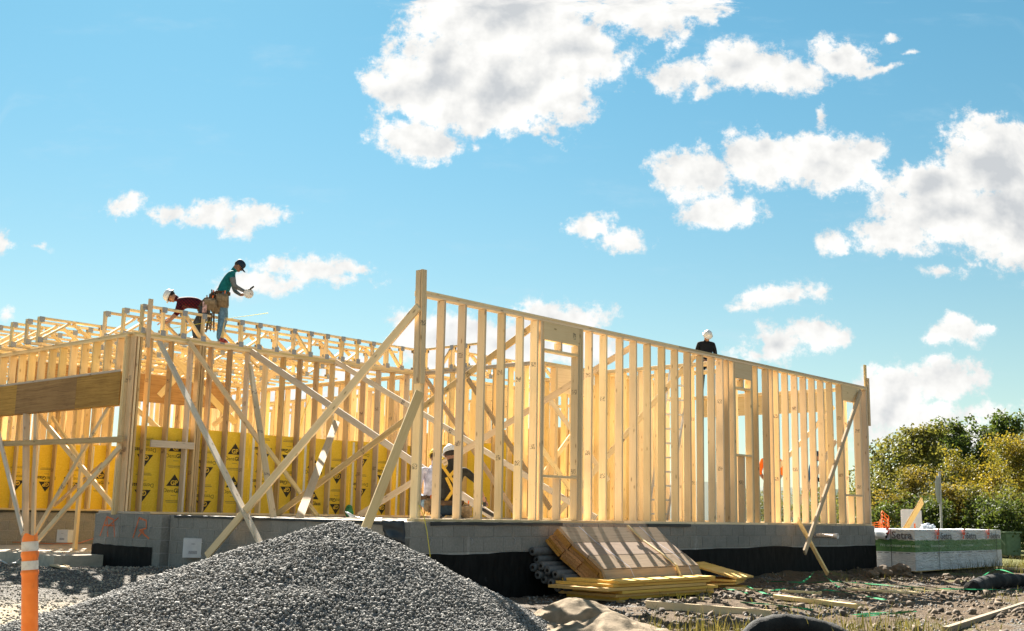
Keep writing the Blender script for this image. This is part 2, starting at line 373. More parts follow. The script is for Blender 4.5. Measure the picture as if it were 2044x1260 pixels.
def leaf_mat(name, c1, c2, c3, trans=.45):
    m, t = new_mat(name, .55, .3); g = t.n('ShaderNodeNewGeometry'); tc = t.n('ShaderNodeTexCoord'); r = g.outputs['Random Per Island']
    col = t.mix(r, c1, c2); col = t.mix(t.mr(t.noise(tc.outputs['Object'], .9, 3), .42, .62), col, c3)
    t.l(col, t.bsdf.inputs['Base Color'])
    tr = t.n('ShaderNodeBsdfTranslucent'); t.l(t.mix(1.0, col, (1.25, 1.15, .7), 'MULTIPLY'), tr.inputs[0])
    mx = t.n('ShaderNodeMixShader'); mx.inputs[0].default_value = trans
    t.l(t.bsdf.outputs[0], mx.inputs[1]); t.l(tr.outputs[0], mx.inputs[2]); t.l(mx.outputs[0], t.out.inputs[0]); return m
LEAF_G = leaf_mat('leaf_dark_green', (.04, .066, .018), (.10, .125, .03), (.06, .095, .024))
LEAF_O = leaf_mat('leaf_olive', (.085, .09, .022), (.19, .18, .048), (.105, .118, .028))
LEAF_Y = leaf_mat('leaf_yellow', (.14, .118, .017), (.29, .225, .032), (.105, .11, .022), .5)
LEAF_R = leaf_mat('leaf_russet', (.10, .09, .018), (.225, .17, .036), (.075, .08, .02), .5)
GRASSM = leaf_mat('grass_blade', (.055, .06, .015), (.17, .14, .055), (.09, .09, .025))
BARK = plain('bark', (.11, .085, .06), .9, .35, 18, .1, 0, .5)

# ------------------------------------------------------------------ setting: ground, hills, floor
def sstep(a, b, x):
    t = np.clip((x-a)/(b-a), 0, 1); return t*t*(3-2*t)
_nz = {}
def vnoise(x, y, s, seed=0):
    """smooth value noise on arrays"""
    if seed not in _nz: _nz[seed] = np.random.default_rng(seed+100).random((256, 256))
    T = _nz[seed]; u = np.asarray(x)*s; v = np.asarray(y)*s; i = np.floor(u).astype(int); j = np.floor(v).astype(int)
    fu = u-i; fv = v-j; fu = fu*fu*(3-2*fu); fv = fv*fv*(3-2*fv)
    g = lambda a, b: T[a % 256, b % 256]
    return (g(i, j)*(1-fu)+g(i+1, j)*fu)*(1-fv)+(g(i, j+1)*(1-fu)+g(i+1, j+1)*fu)*fv
def gh(x, y):
    x = np.asarray(x, float); y = np.asarray(y, float)
    h = .06*(vnoise(x, y, .7)-.5)+.05*(vnoise(x, y, 2.1, 1)-.5)+.035*(vnoise(x, y, 5.3, 2)-.5)+.02*(vnoise(x, y, 11, 3)-.5)
    h = h*sstep(5, 9, y)*(.55+.45*sstep(30, 26, y))
    left = sstep(-1.5, -4.0, x)
    h = h + left*.13*sstep(13.0, 17.5, y)
    # low spoil bank in front of the corner pier and the gravel spill by the form boards
    h = h + .10*np.exp(-(((x+5.3)/1.1)**2+((y-17.6)/.55)**2)) + .10*np.exp(-(((x+6.6)/.9)**2+((y-16.8)/.6)**2))
    # rutted bank at lower right
    h = h + .10*np.exp(-(((x-3.6)/1.0)**2+((y-11.6)/.35)**2))*sstep(2.4, 3.0, x)
    a = (x-K.x)*UR.x+(y-K.y)*UR.y; b = (x-K.x)*UL.x+(y-K.y)*UL.y
    h = h + .13*sstep(BW1-1.1, BW1-.15, b)*sstep(4.5, 8, a)*sstep(20, 15, a)*(.6+.8*vnoise(x, y, 1.7, 4))
    return h - .02
def grid_sheet(x0, x1, y0, y1, st):
    xs = np.arange(x0, x1+st*.5, st); ys = np.arange(y0, y1+st*.5, st); X, Y = np.meshgrid(xs, ys); Z = gh(X, Y)
    nx, ny = len(xs), len(ys); V = np.stack([X.ravel(), Y.ravel(), Z.ravel()], 1)
    i = (np.arange(ny-1)[:, None]*nx+np.arange(nx-1)[None, :]).ravel()
    return V, np.stack([i, i+1, i+nx+1, i+nx], 1), (nx, ny)
V, Fc, (nx, ny) = grid_sheet(-16, 26, 5, 36, .11)
edge = np.minimum(np.minimum(V[:, 0]+16, 26-V[:, 0]), np.minimum(V[:, 1]-5, 36-V[:, 1])); V[:, 2] -= .16*(1-np.clip(edge/1.2, 0, 1))
g = obj('ground', np_mesh('ground', V, Fc, GROUND, True)); g['kind'] = 'structure'
def far_ground():
    R = [0, 60, 200, 800, 3500]; vs = [(5, 20, -.10)]; fs = []
    n = 48
    for r in R[1:]:
        for k in range(n): vs.append((5+r*math.cos(2*math.pi*k/n), 20+r*math.sin(2*math.pi*k/n), -.10))
    for k in range(n): fs.append((0, 1+k, 1+(k+1) % n))
    for i in range(len(R)-2):
        for k in range(n): a = 1+i*n; fs.append((a+k, a+n+k, a+n+(k+1) % n, a+(k+1) % n))
    o = obj('field', mesh_from('field', vs, fs, [GROUND])); o['kind'] = 'structure'
far_ground()
def hills():
    vs = []; fs = []; n = 70
    for k in range(n+1):
        x = -150+k*7.0
        z = 9+7*mnoise.noise(Vector((x*.012, 3, 0)))+2.2*mnoise.noise(Vector((x*.06, 7, 1)))+.8*mnoise.noise(Vector((x*.25, 2, 1)))
        vs += [(x, 300, -1), (x, 330, z), (x, 420, z+2.5), (x, 520, -1)]
    for k in range(n):
        for j in range(3): a = k*4+j; fs.append((a, a+4, a+5, a+1))
    m = leaf_mat('hill_woods', (.025, .042, .02), (.06, .07, .03), (.04, .055, .025), .05)
    o = obj('hills', mesh_from('hills', vs, fs, [m], smooth=True)); o['kind'] = 'structure'
hills()
def slab():
    bm = bmesh.new()
    pts = [(0.22, -6.64), (14.0, -6.64), (14.0, 0.1), (6.9, 0.1), (0.22, 0.1)]
    lo = [bm.verts.new(B(a, b, .85)) for a, b in pts]; hi = [bm.verts.new(B(a, b, FZ-.006)) for a, b in pts]
    bm.faces.new(hi); bm.faces.new(list(reversed(lo)))
    for i in range(len(pts)): j = (i+1) % len(pts); bm.faces.new((lo[i], lo[j], hi[j], hi[i]))
    o = bm_obj('floor', bm, SLABM); o['kind'] = 'structure'
    for pts in ([(-.28, 5.52), (14.1, 5.52), (14.1, 10.8), (-.28, 10.8)], [(6.78, .12), (14.1, .12), (14.1, 5.51), (6.78, 5.51)]):
        bm = bmesh.new(); lo = [bm.verts.new(B(a, b, -.15)) for a, b in pts]; hi = [bm.verts.new(B(a, b, FZ-.007)) for a, b in pts]
        bm.faces.new(hi); bm.faces.new(list(reversed(lo)))
        for i in range(4): j = (i+1) % 4; bm.faces.new((lo[i], lo[j], hi[j], hi[i]))
        o = bm_obj('floor', bm, SLABM); o['kind'] = 'structure'
    bm = bmesh.new()
    pts = [(-.9, .35), (6.4, .35), (6.4, 5.25), (-.9, 5.25)]
    lo = [bm.verts.new(B(a, b, -.1)) for a, b in pts]; hi = [bm.verts.new(B(a, b, .31)) for a, b in pts]
    bm.faces.new(hi); bm.faces.new(list(reversed(lo)))
    for i in range(4): j = (i+1) % 4; bm.faces.new((lo[i], lo[j], hi[j], hi[i]))
    o = bm_obj('porch_slab', bm, SLABM); o['kind'] = 'structure'
slab()

# ------------------------------------------------------------------ block foundations
def foundation(name, label, a0, b0, axis, L, rows, ztop, thick=.2, coat=None, strip=None, face=-1, extra=None):
    """axis 'a' or 'b'; face = side (in local y) that is seen"""
    rz = BROT + (0 if axis == 'a' else math.pi/2)
    t = thing(name, label, 'foundation', B(a0, b0, 0), rz)
    bm = bmesh.new(); bm_box(bm, (L/2, 0, (ztop-.25)/2), (L-.012, thick-.016, ztop+.25-.004)); bm_obj('mortar_core', bm, MORTAR, t)
    def blk(w):
        k = ('cmu', round(w, 2), thick)
        if k not in _cache:
            b = bmesh.new(); bm_box(b, (0, 0, 0), (w, thick, .193)); bmesh.ops.bevel(b, geom=b.edges[:], offset=.004, segments=1, affect='EDGES')
            me = bpy.data.meshes.new('block'); b.to_mesh(me); b.free(); me.materials.append(CMU); _cache[k] = me
        return _cache[k]
    for r in range(rows):
        z = ztop-.1-r*.2; x = -.2 if r % 2 else 0.0
        while x < L-.05:
            xa, xb = max(x, 0), min(x+.4, L)
            if xb-xa > .06: obj('block', blk(xb-xa-.012), t, None, Matrix.Translation(((xa+xb)/2, random.uniform(-.002, .002), z)))
            x += .4
    if coat:
        zt = coat; n = max(8, int(L/.25)); vs = []; fs = []
        for k in range(n+1):
            x = L*k/n; dz = .035*mnoise.noise(Vector((x*.9, a0, b0)))+.012*mnoise.noise(Vector((x*5, 1, 2)))
            y0 = face*(thick/2+.012)
            vs += [(x, y0, -.25), (x, y0, zt+dz), (x, face*(thick/2-.004), zt+dz+.004)]
        for k in range(n):
            for j in range(2): a = k*3+j; q = (a, a+3, a+4, a+1); fs.append(q if face < 0 else q[::-1])
        obj('bitumen_coating', mesh_from('coat', vs, fs, [BITUMEN]), t)
    for (x0, x1, h) in (strip or []):
        n = max(4, int((x1-x0)/.2)); vs = []; fs = []
        for k in range(n+1):
            x = x0+(x1-x0)*k/n; hh = h*(.75+.5*mnoise.noise(Vector((x*1.3, 5, a0))))
            y0 = face*(thick/2+.02+.012*mnoise.noise(Vector((x*2, 1, 1))))
            vs += [(x, face*(thick/2-.05), ztop+.004), (x, y0, ztop+.003), (x, y0, ztop-abs(hh))]
        for k in range(n):
            for j in range(2): a = k*3+j; fs.append((a, a+1, a+4, a+3))
        obj('flashing', mesh_from('flash', vs, fs, [MEMBR]), t)
    if extra: extra(t)
    return t
def wires(t, L, n, z, y):
    for k in range(n):
        bm = bmesh.new(); x = .3+k*L/n+random.uniform(-.15, .15)
        tube_bm(bm, [(x, y, z), (x+.01, y-.03, z-.02), (x-.005, y-.02, z-.09)], .005, 5); bm_obj('wall_tie', bm, METAL, t)
def ex_w1(t): wires(t, 5.5, 7, .79, -.105)
foundation('block_foundation', 'long grey block foundation under the pale framed wall, black coating along its foot', .2, BW1, 'a', 14.05, 2, FZ, .2, .58,
           [(.35, 3.1, .055), (5.3, 6.6, .06)], -1, ex_w1)
def spray(parent, strokes, mat, rad=.012, y=-.106):
    bm = bmesh.new()
    for st in strokes:
        pts = [Vector((x, y, z)) for x, z in st]
        for p, q in zip(pts[:-1], pts[1:]):
            d = (q-p).normalized()*.006; n = Vector((0, 0, 1)).cross(d); up = Vector((d.z, 0, -d.x)).normalized()*rad
            vs = [bm.verts.new(v) for v in (p-d-up, q+d-up, q+d+up, p-d+up)]; bm.faces.new(vs)
    return bm_obj('spray_paint', bm, mat, parent)
ORANGE_P = plain('orange_paint', (.62, .16, .06), .7, .25, 25)
def ex_end(t):
    spray(t, [[(6.05, .93), (6.5, .91)], [(6.1, .90), (6.5, .87)], [(6.32, .9), (6.34, .76)], [(6.4, .88), (6.52, .78)], [(6.05, .94), (6.2, .9)]], ORANGE_P, .03, .106)
# the end foundation runs from the front corner back to the pier; its outer side faces the pile
foundation('block_foundation', 'grey block foundation of the unframed end, behind the gravel pile', .2, BW1-.1, 'b', 5.44, 5, FZ-.004, .2, None, [(0.1, 5.3, .05)], 1, ex_end)
def ex_porch(t): pass
foundation('block_foundation', 'dull grey block foundation under the yellow sheathed wall at the back of the porch', 0.0, 5.4, 'a', 6.4, 4, FZ-.004, .2, None, [(0, 6.3, .05)], -1, None)
def pier():
    t = thing('corner_pier', 'grey block corner pier with orange spray marks and black coated foot', 'pier', B(.17, .75, 0), BROT-math.pi/2)
    L, D = 2.1, .4
    bm = bmesh.new(); bm_box(bm, (L/2, 0, .37), (L-.012, D-.016, 1.24)); bm_obj('mortar_core', bm, MORTAR, t)
    me = bpy.data.meshes.new('block'); b = bmesh.new(); bm_box(b, (0, 0, 0), (.411, .4, .193)); bmesh.ops.bevel(b, geom=b.edges[:], offset=.004, segments=1, affect='EDGES'); b.to_mesh(me); b.free(); me.materials.append(CMU)
    for r in range(4):
        for c in range(5): obj('block', me, t, None, Matrix.Translation((.21+c*.42, random.uniform(-.002, .002), .9-r*.2)))
    vs = []; fs = []; n = 10
    for k in range(n+1):
        x = -.012+(1.88+.012)*k/n; dz = .03*mnoise.noise(Vector((x*3, 4, 4))); vs += [(x, -.213, -.2), (x, -.213, .48+dz), (x, -.198, .485+dz)]
    for k in range(n):
        for j in range(2): a = k*3+j; fs.append((a, a+3, a+4, a+1))
    b0 = len(vs); vs += [(-.013, -.213, -.2), (-.013, .21, -.2), (-.013, .21, .49), (-.013, -.213, .49)]; fs.append((b0, b0+3, b0+2, b0+1))
    obj('bitumen_coating', mesh_from('coat', vs, fs, [BITUMEN]), t)
    spray(t, [[(.22, .62), (.40, .94), (.48, .62)], [(.40, .94), (.62, .90), (.70, .62)], [(.34, .8), (.6, .8)]], ORANGE_P, .014, -.204)
    spray(t, [[(1.28, .62), (1.42, .94), (1.64, .9), (1.66, .78), (1.46, .74), (1.76, .62)], [(1.44, .64), (1.56, .74), (1.62, .66)]], ORANGE_P, .014, -.204)
    for x in (.5, .95, 1.35, 1.8):
        bm = bmesh.new(); tube_bm(bm, [(x, -.20, .80), (x+.02, -.24, .78), (x-.01, -.23, .70)], .006, 5); bm_obj('wall_tie', bm, METAL, t)
    lum(t, 'sill_plank', (.05, -.1, FZ+.019), (1.5, -.13, FZ+.019), .14, .038, (0, 1, 0), PINE_W)
pier()

# ------------------------------------------------------------------ text (flat print)
_txt = {}
def text_verts(body, size, bold=0.0, shear=0.0, space=1.0):
    k = (body, size, bold, shear)
    if k not in _txt:
        cu = bpy.data.curves.new('t', 'FONT'); cu.body = body; cu.size = size; cu.offset = bold; cu.shear = shear; cu.align_x = 'LEFT'; cu.space_character = space; cu.resolution_u = 3
        o = bpy.data.objects.new('t', cu); COL.objects.link(o); bpy.context.view_layer.update()
        me = bpy.data.meshes.new_from_object(o.evaluated_get(bpy.context.evaluated_depsgraph_get()))
        vs = [v.co.copy() for v in me.vertices]; fs = [tuple(p.vertices) for p in me.polygons]
        bpy.data.objects.remove(o); bpy.data.curves.remove(cu); bpy.data.meshes.remove(me)
        _txt[k] = (vs, fs)
    return _txt[k]
def text_width(body, size, bold=0.0, shear=0.0): return max(v.x for v in text_verts(body, size, bold, shear)[0])
def compose(parts, mats, name='print'):
    V = []; Fs = []; I = []
    for (vs, fs, M, mi) in parts:
        b = len(V); V += [M @ v for v in vs]; Fs += [tuple(b+i for i in f) for f in fs]; I += [mi]*len(fs)
    return mesh_from(name, V, Fs, mats, I)
XZ = Matrix(((1, 0, 0, 0), (0, 0, -1, 0), (0, 1, 0, 0), (0, 0, 0, 1)))      # text plane (x,y) -> wall (x, z), facing -y
def T(x, y, z=0): return Matrix.Translation((x, y, z))
def logo_mesh():
    s = .098; a = text_verts('Dens', s, -.0006); b = text_verts('Glass', s, .0022); wa = text_width('Dens', s, -.0006)
    w = wa + text_width('Glass', s, .0022)
    parts = [(a[0], a[1], XZ @ T(-w/2, 0), 0), (b[0], b[1], XZ @ T(-w/2+wa+.006, 0), 0)]
    tri = [Vector((-.155, .11, 0)), Vector((.155, .11, 0)), Vector((0, .315, 0))]
    parts.append((tri, [(0, 1, 2)], XZ, 0))
    gp = text_verts('GP', .115, .004); gw = text_width('GP', .115, .004)
    parts.append((gp[0], gp[1], XZ @ T(-gw/2, .128, .0015), 1))
    for (x0, x1, y0, y1) in ((-.055, .055, -.058, -.046), (-.15, .15, -.155, -.135), (-.13, .13, -.178, -.165)):
        parts.append(([Vector((x0, y0, 0)), Vector((x1, y0, 0)), Vector((x1, y1, 0)), Vector((x0, y1, 0))], [(0, 1, 2, 3)], XZ, 2))
    return compose(parts, [INK, INKY, INKG], 'sheathing_print')
LOGO = logo_mesh()

# ------------------------------------------------------------------ framed walls
def pl(t, name, x0, x1, z, h, mat, y=0.0, d=.14):       # horizontal member in wall-local coordinates
    return lum(t, name, (x0, y, z+h/2), (x1, y, z+h/2), d, h, (0, 1, 0), mat)
def st(t, x, z0, z1, mat, name='stud', y=0.0, w=.038, d=.14, jit=True):
    tw = random.uniform(-.02, .02) if jit else 0; lean = random.uniform(-.004, .004) if jit else 0
    return lum(t, name, (x, y, z0), (x+lean*(z1-z0), y+random.uniform(-.002, .002), z1), w, d, (1, 0, 0), mat, twist=tw)
def wall(name, label, a0, b0, axis, L, xs, mat, opens=(), H=WH, top=True, bottom=True, plate_mat=None, base=FZ, mats=None, cat='wall'):
    rz = BROT + (0 if axis == 'a' else math.pi/2)
    t = thing(name, label, cat, B(a0, b0, base), rz); pm = plate_mat or mat
    if bottom: 
        cuts = [0]+[L*k/max(1, round(L/4.8)) for k in range(1, max(1, round(L/4.8)))]+[L]
        for c0, c1 in zip(cuts[:-1], cuts[1:]): pl(t, 'bottom_plate', c0+.001, c1-.001, 0, .038, pm)
    if top:
        for j in (0, 1):
            n = max(1, round(L/4.2)); cuts = [0]+[L*(k+(.35 if j else 0))/n for k in range(1, n)]+[L]
            for c0, c1 in zip(cuts[:-1], cuts[1:]): pl(t, 'top_plate', c0+.001, c1-.001, H-.076+.038*j, .037, pm, y=random.uniform(-.002, .002))
    zt = H-.077
    for x in xs:
        if any(o[0]-.03 < x < o[1]+.03 for o in opens): continue
        m = mats[int(random.random()*len(mats))] if mats else mat
        st(t, x, .039, zt, m)
    for (x0, x1, head, rail, sill, ncr) in opens:
        for x in (x0-.02, x1+.02): st(t, x, .039, zt, mat, 'king_stud')
        for x in (x0+.0195, x1-.0195): st(t, x, .039, head-.001, mat, 'jack_stud', jit=False)
        pl(t, 'header', x0+.001, x1-.001, head, zt-head-.001, mat, y=-.03, d=.078)
        if rail: 
            pl(t, 'head_rail', x0+.041, x1-.041, rail, .038, mat)
            for k in range(ncr): st(t, x0+(x1-x0)*(k+1)/(ncr+1), rail+.039, head-.001, mat, 'cripple_stud', jit=False)
        if sill:
            pl(t, 'sill_rail', x0+.041, x1-.041, sill-.038, .038, mat)
            for k in range(ncr): st(t, x0+(x1-x0)*(k+1)/(ncr+1), .039, sill-.039, mat, 'cripple_stud', jit=False)
    return t
def panels(t, spans, z0, z1, y, seed, up=0.0):
    """yellow boards standing against the far side of the studs, printed side towards -y"""
    rnd = random.Random(seed)
    for i, (x0, x1) in enumerate(spans):
        w = x1-x0-.006
        if ('pan', round(w, 2), z1-z0) not in _cache:
            b = bmesh.new(); bm_box(b, (0, 0, (z1-z0)/2), (w, .016, z1-z0)); me = bpy.data.meshes.new('panel'); b.to_mesh(me); b.free(); me.materials.append(PANEL); _cache[('pan', round(w, 2), z1-z0)] = me
        p = obj('sheathing_panel', _cache[('pan', round(w, 2), z1-z0)], t, None, T((x0+x1)/2, y+.008, z0+rnd.uniform(-.012, .012)))
        for c in (-.3, .3):
            if abs(c)+.2 > w/2: continue
            flip = rnd.random() < .55; ph = rnd.choice((.05, .22, .36))
            for k in range(3):
                zz = ph+k*.6
                if flip: M = T(c, -.0105, zz+.32) @ Matrix.Rotation(math.pi, 4, 'Y'); lo, hi = zz, zz+.52
                else: M = T(c, -.0105, zz+.18); lo, hi = zz, zz+.5
                if hi > z1-z0: continue
                obj('print', LOGO, p, None, M)['kind'] = 'stuff'
        if i: obj('joint_tape', box_mesh(.05, .003, z1-z0-.04, TAPE), t, None, T(x0+.09, y-.0025, z0+.02))

def w1x(px):                                            # plan position along the front wall of a stud seen at column px of its foot
    a, b, z = toB(onb(px, 1045, BW1)); return a-.3
OC = .4064
# front wall of pale new studs
w1s = [w1x(p) for p in (826, 869, 911, 953, 994, 1032, 1173, 1203, 1235, 1264, 1292, 1321, 1348, 1374, 1399, 1422, 1440, 1511, 1533, 1541, 1553, 1572, 1591, 1609, 1627, 1645, 1663)]
L1 = 13.86
op1 = (w1x(1072), w1x(1147), 2.72, 2.55, .70, 1); op2 = (w1x(1464), w1x(1499), 2.70, 2.50, 1.29, 1); op3 = (w1x(1683), w1x(1719), 2.66, None, .66, 1)
W1 = wall('stud_wall', 'long bare front wall of pale new studs on grey block foundation', .3, BW1, 'a', L1, w1s, PINE, [op1, op2, op3])
st(W1, w1x(1451), .039, WH-.077, PINE_A, 'stud'); st(W1, w1x(1062), .039, WH-.077, PINE, 'king_stud'); st(W1, L1-.02, .039, WH-.077, PINE, 'stud'); st(W1, L1-.06, .039, WH-.077, PINE_W, 'stud'); st(W1, .09, .039, WH-.077, PINE, 'stud')
for k in range(2): st(W1, w1x(1150)+.045*k, .039, WH-.077, PINE, 'stud')
# left wall, browner studs, yellow boards behind
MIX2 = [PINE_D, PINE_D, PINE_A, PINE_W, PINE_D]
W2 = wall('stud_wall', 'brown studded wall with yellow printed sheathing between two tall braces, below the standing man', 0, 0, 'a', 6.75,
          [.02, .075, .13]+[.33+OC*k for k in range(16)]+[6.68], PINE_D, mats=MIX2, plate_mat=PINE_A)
for dx in (1.30, 1.345, 1.39): st(W2, dx, .039, WH-.077, PINE_D)
panels(W2, [(.12+1.22*k, .12+1.22*(k+1)) for k in range(5)]+[(6.22, 6.74)], -.02, 1.5, .072, 3)
pl(W2, 'nailed_block', .42, 1.27, 1.13, .12, PINE_W, y=-.09, d=.038)
# porch front: short studs above a deep header, posts at the corner
def porch_front():
    t = thing('porch_front', 'porch beam wall at left: deep brown header with a row of short studs above', 'wall', B(0, 0.09, FZ), BROT+math.pi/2)
    L = 7.4
    for j in (0, 1): pl(t, 'top_plate', -.15 if j else .0, L, WH-.076+.038*j, .037, PINE_A)
    hz0, hz1 = 1.82, 2.40
    for k in range(18):
        x = .32+k*OC
        if x < L: st(t, x, hz1+.039, WH-.077, PINE_A, 'cripple_stud')
    pl(t, 'header_plate', .11, L, hz1, .038, PINE_W)
    for (x0, x1) in ((.11, 1.62), (1.625, 3.95), (3.955, 7.4)): pl(t, 'header', x0, x1, hz0, hz1-hz0-.001, HEADER, d=.135)
    st(t, .045, -.02, WH-.077, PINE_A, 'corner_post'); st(t, .09, -.02, hz0-.002, PINE_B, 'corner_post', d=.10)
    st(t, -.005, -.02, WH-.077, PINE_B, 'corner_post', d=.13)
    return t
porch_front()
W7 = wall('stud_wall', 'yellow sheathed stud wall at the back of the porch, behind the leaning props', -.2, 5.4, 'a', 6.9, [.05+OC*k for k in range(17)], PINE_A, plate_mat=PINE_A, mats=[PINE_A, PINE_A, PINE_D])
panels(W7, [(.05+1.22*k, .05+1.22*(k+1)) for k in range(5)], 0.03, 1.4, .072, 9)
W4 = wall('stud_wall', 'amber stud wall turning forward from the inner corner, behind the kneeling man', 6.7, -3.42, 'b', 3.35, [.03, .1]+[.3+OC*k for k in range(8)], PINE_A, plate_mat=PINE_W, mats=[PINE_A, PINE_A, PINE_D])
panels(W4, [(.3, 1.5), (1.52, 2.72)], .0, 1.5, -.09, 5)
W5 = wall('stud_wall', 'short interior wall with deep header seen through the first window opening', 6.78, -3.42, 'a', 1.9, [.05, .4, 1.6, 1.85], PINE_A, [(.45, 1.5, 2.5, None, None, 0)])
W6 = wall('stud_wall', 'interior partition running forward to the doubled studs of the front wall', 8.62, -6.58, 'b', 3.1, [.05+OC*k for k in range(8)], PINE_A, mats=[PINE, PINE_A])
W8 = wall('stud_wall', 'far end wall with a wide empty opening under a deep header', 14.06, -6.58, 'b', 17.6, [.05, .3]+[4.3+OC*k for k in range(33)], PINE_A, [(.75, 4.1, 2.55, None, None, 0)], mats=[PINE, PINE_A])
OSB = wood('strand_board', (.66, .46, .21), (.50, .32, .12), knots=.2)
for k in range(9): lum(W8, 'sheathing_board', (6.9+1.22*k+.61, -.08, .03), (6.9+1.22*k+.61, -.08, 2.47), 1.21, .012, (1, 0, 0), OSB)
W9 = wall('stud_wall', 'amber interior stud wall in line with the inner corner', 6.85, 0.0, 'a', 7.1, [.05+OC*k for k in range(18)], PINE_A, [(2.0, 3.0, 2.3, None, None, 0)], mats=[PINE, PINE_A, PINE_A])
W10 = wall('stud_wall', 'interior cross wall under the far ends of the trusses', 6.9, 0.2, 'b', 9.5, [.05+OC*k for k in range(24)], PINE_A, mats=[PINE, PINE_A, PINE_A])
W11 = wall('stud_wall', 'rear stud wall far behind the porch, mostly hidden by nearer studs', -.2, 10.6, 'a', 14.2, [.05+OC*k for k in range(35)], PINE_A, mats=[PINE, PINE_A, PINE_A])
W12 = wall('stud_wall', 'interior stud partition in the middle of the right-hand rooms', 11.2, -3.4, 'b', 3.2, [.05+OC*k for k in range(8)], PINE_A, [(.9, 1.8, 2.2, None, None, 0)], mats=[PINE, PINE_A])
W13 = wall('stud_wall', 'stud wall under the loose trusses at far left', 2.7, 5.6, 'b', 5.0, [.05+OC*k for k in range(13)], PINE_A, mats=[PINE, PINE_A])

o = lum(None, 'laminated_beam', B(.2, 4.75, 3.67), B(5.2, 4.75, 3.67), .09, .60, UL, HEADER)
tag(o, 'deep brown laminated beam high inside the porch, behind the first studs', 'beam')
# ------------------------------------------------------------------ trusses
def truss(label, a0, b, L, step, z=FZ+WH, h=.50, diag=True, mat=PINE_A, plates=True, ladder=False, axis='a', group='flat open web trusses laid side by side'):
    t = thing('roof_truss', label, 'truss', B(a0, b, z), BROT+(0 if axis == 'a' else math.pi/2), group)
    cw = .089
    pl(t, 'bottom_chord', 0, L, .001, .038, mat, d=cw); pl(t, 'top_chord', 0, L, h-.038, .038, mat, d=cw)
    n = int(L/step); xs = [.02]+[min(L-.02, .02+step*(k+1)) for k in range(n)]
    for i, x in enumerate(xs):
        if ladder or i in (0, len(xs)-1) or i % 2 == 0: lum(t, 'vertical_web', (x, 0, .039), (x, 0, h-.039), .038, cw, (1, 0, 0), mat)
    if diag:
        for i in range(len(xs)-1):
            if ladder and i % 6 != 2: continue
            x0, x1 = xs[i]+.02, xs[i+1]-.02
            if not ladder and i % 2: p, q = (x0, 0, h-.042), (x1, 0, .042)
            else: p, q = ((x0, 0, .042), (x1, 0, h-.042)) if not ladder else ((x0, 0, h-.042), (x1, 0, .042))
            v = Vector(q)-Vector(p); v.normalize()
            lum(t, 'diagonal_web', Vector(p)+v*.02, Vector(q)-v*.02, cw, .038, (0, 1, 0), mat)
    if plates:
        key = ('gang', round(cw, 3))
        if key not in _cache:
            b_ = bmesh.new(); bm_box(b_, (0, -cw/2-.001, 0), (.10, .0016, .10))
            bm_box(b_, (0, cw/2+.001, 0), (.10, .0016, .10)); me = bpy.data.meshes.new('gang'); b_.to_mesh(me); b_.free(); me.materials.append(METAL); _cache[key] = me
        for i, x in enumerate(xs):
            if i in (0, len(xs)-1) or (i % (1 if ladder else 2) == 0):
                xx = min(max(x, .05), L-.05)
                obj('gang_plate', _cache[key], t, None, T(xx, 0, h-.045)); obj('gang_plate', _cache[key], t, None, T(xx, 0, .045))
    return t
truss('front ladder truss along the left wall top, the bending man leans over it', 0.10, -.02, 6.55, OC, ladder=True)
ORD = ['second', 'third', 'fourth', 'fifth', 'sixth', 'seventh', 'eighth']
for k in range(2):
    truss(ORD[k]+' truss back from the left wall top, counted from the bending man', .10+random.uniform(-.02, .02), .60*(k+1), 6.55, .62)
for k in range(5):
    truss(['first', 'second', 'third', 'fourth', 'fifth'][k]+' of the trusses overhanging the porch beam, counted from the gap beside the bending man', -.46+random.uniform(-.03, .03), (2.62, 3.08, 3.70, 4.3, 4.9)[k], 7.1, .62, h=.47)
for k in range(7):
    truss(['first', 'second', 'third', 'fourth', 'fifth', 'sixth', 'seventh'][k]+' truss beyond the yellow sheathed porch wall, counted from that wall', -.2+random.uniform(-.03, .03), 5.6+.62*k, 7.0, .62, plates=False)
truss('short truss over the inner corner wall, beside the tall near pole', 6.72, -1.9, 1.75, OC, ladder=True, axis='b')
truss('lone truss over the rear rooms behind the first window', 7.1, -.6, 6.2, .62)

# ------------------------------------------------------------------ braces, poles, posts
W14 = wall('stud_wall', 'interior stud partition just left of the orange shirt, behind the second window', 9.7, -6.5, 'b', 3.1, [.05+OC*k for k in range(8)], PINE_A, mats=[PINE, PINE_A])
W15 = wall('stud_wall', 'interior stud wall behind the ladder', 8.75, -3.45, 'a', 2.0, [.05+.3*k for k in range(7)], PINE_A, mats=[PINE, PINE_A])
W16 = wall('stud_wall', 'interior stud wall in the middle of the right-hand rooms, parallel to the front wall', 8.7, -1.7, 'a', 5.2, [.05+.3*k for k in range(17)], PINE_A, mats=[PINE, PINE_A, PINE_A])
W17 = wall('stud_wall', 'stud wall one room behind the yellow sheathed porch wall', -.2, 7.3, 'a', 7.0, [.05+.3*k for k in range(23)], PINE_A, mats=[PINE, PINE_A, PINE_A])
W18 = wall('stud_wall', 'stud wall two rooms behind the yellow sheathed porch wall', -.2, 9.0, 'a', 14.0, [.05+.34*k for k in range(41)], PINE_A, mats=[PINE, PINE_A, PINE_A])
W19 = wall('stud_wall', 'interior stud wall behind the inner corner, parallel to the dark braces', 9.2, 0.2, 'b', 8.5, [.05+.36*k for k in range(23)], PINE_A, mats=[PINE, PINE_A, PINE_A])
W20 = wall('stud_wall', 'deep interior stud wall seen above the kneeling man', 6.95, 3.2, 'a', 7.0, [.05+.3*k for k in range(23)], PINE_A, mats=[PINE, PINE_A, PINE_A])
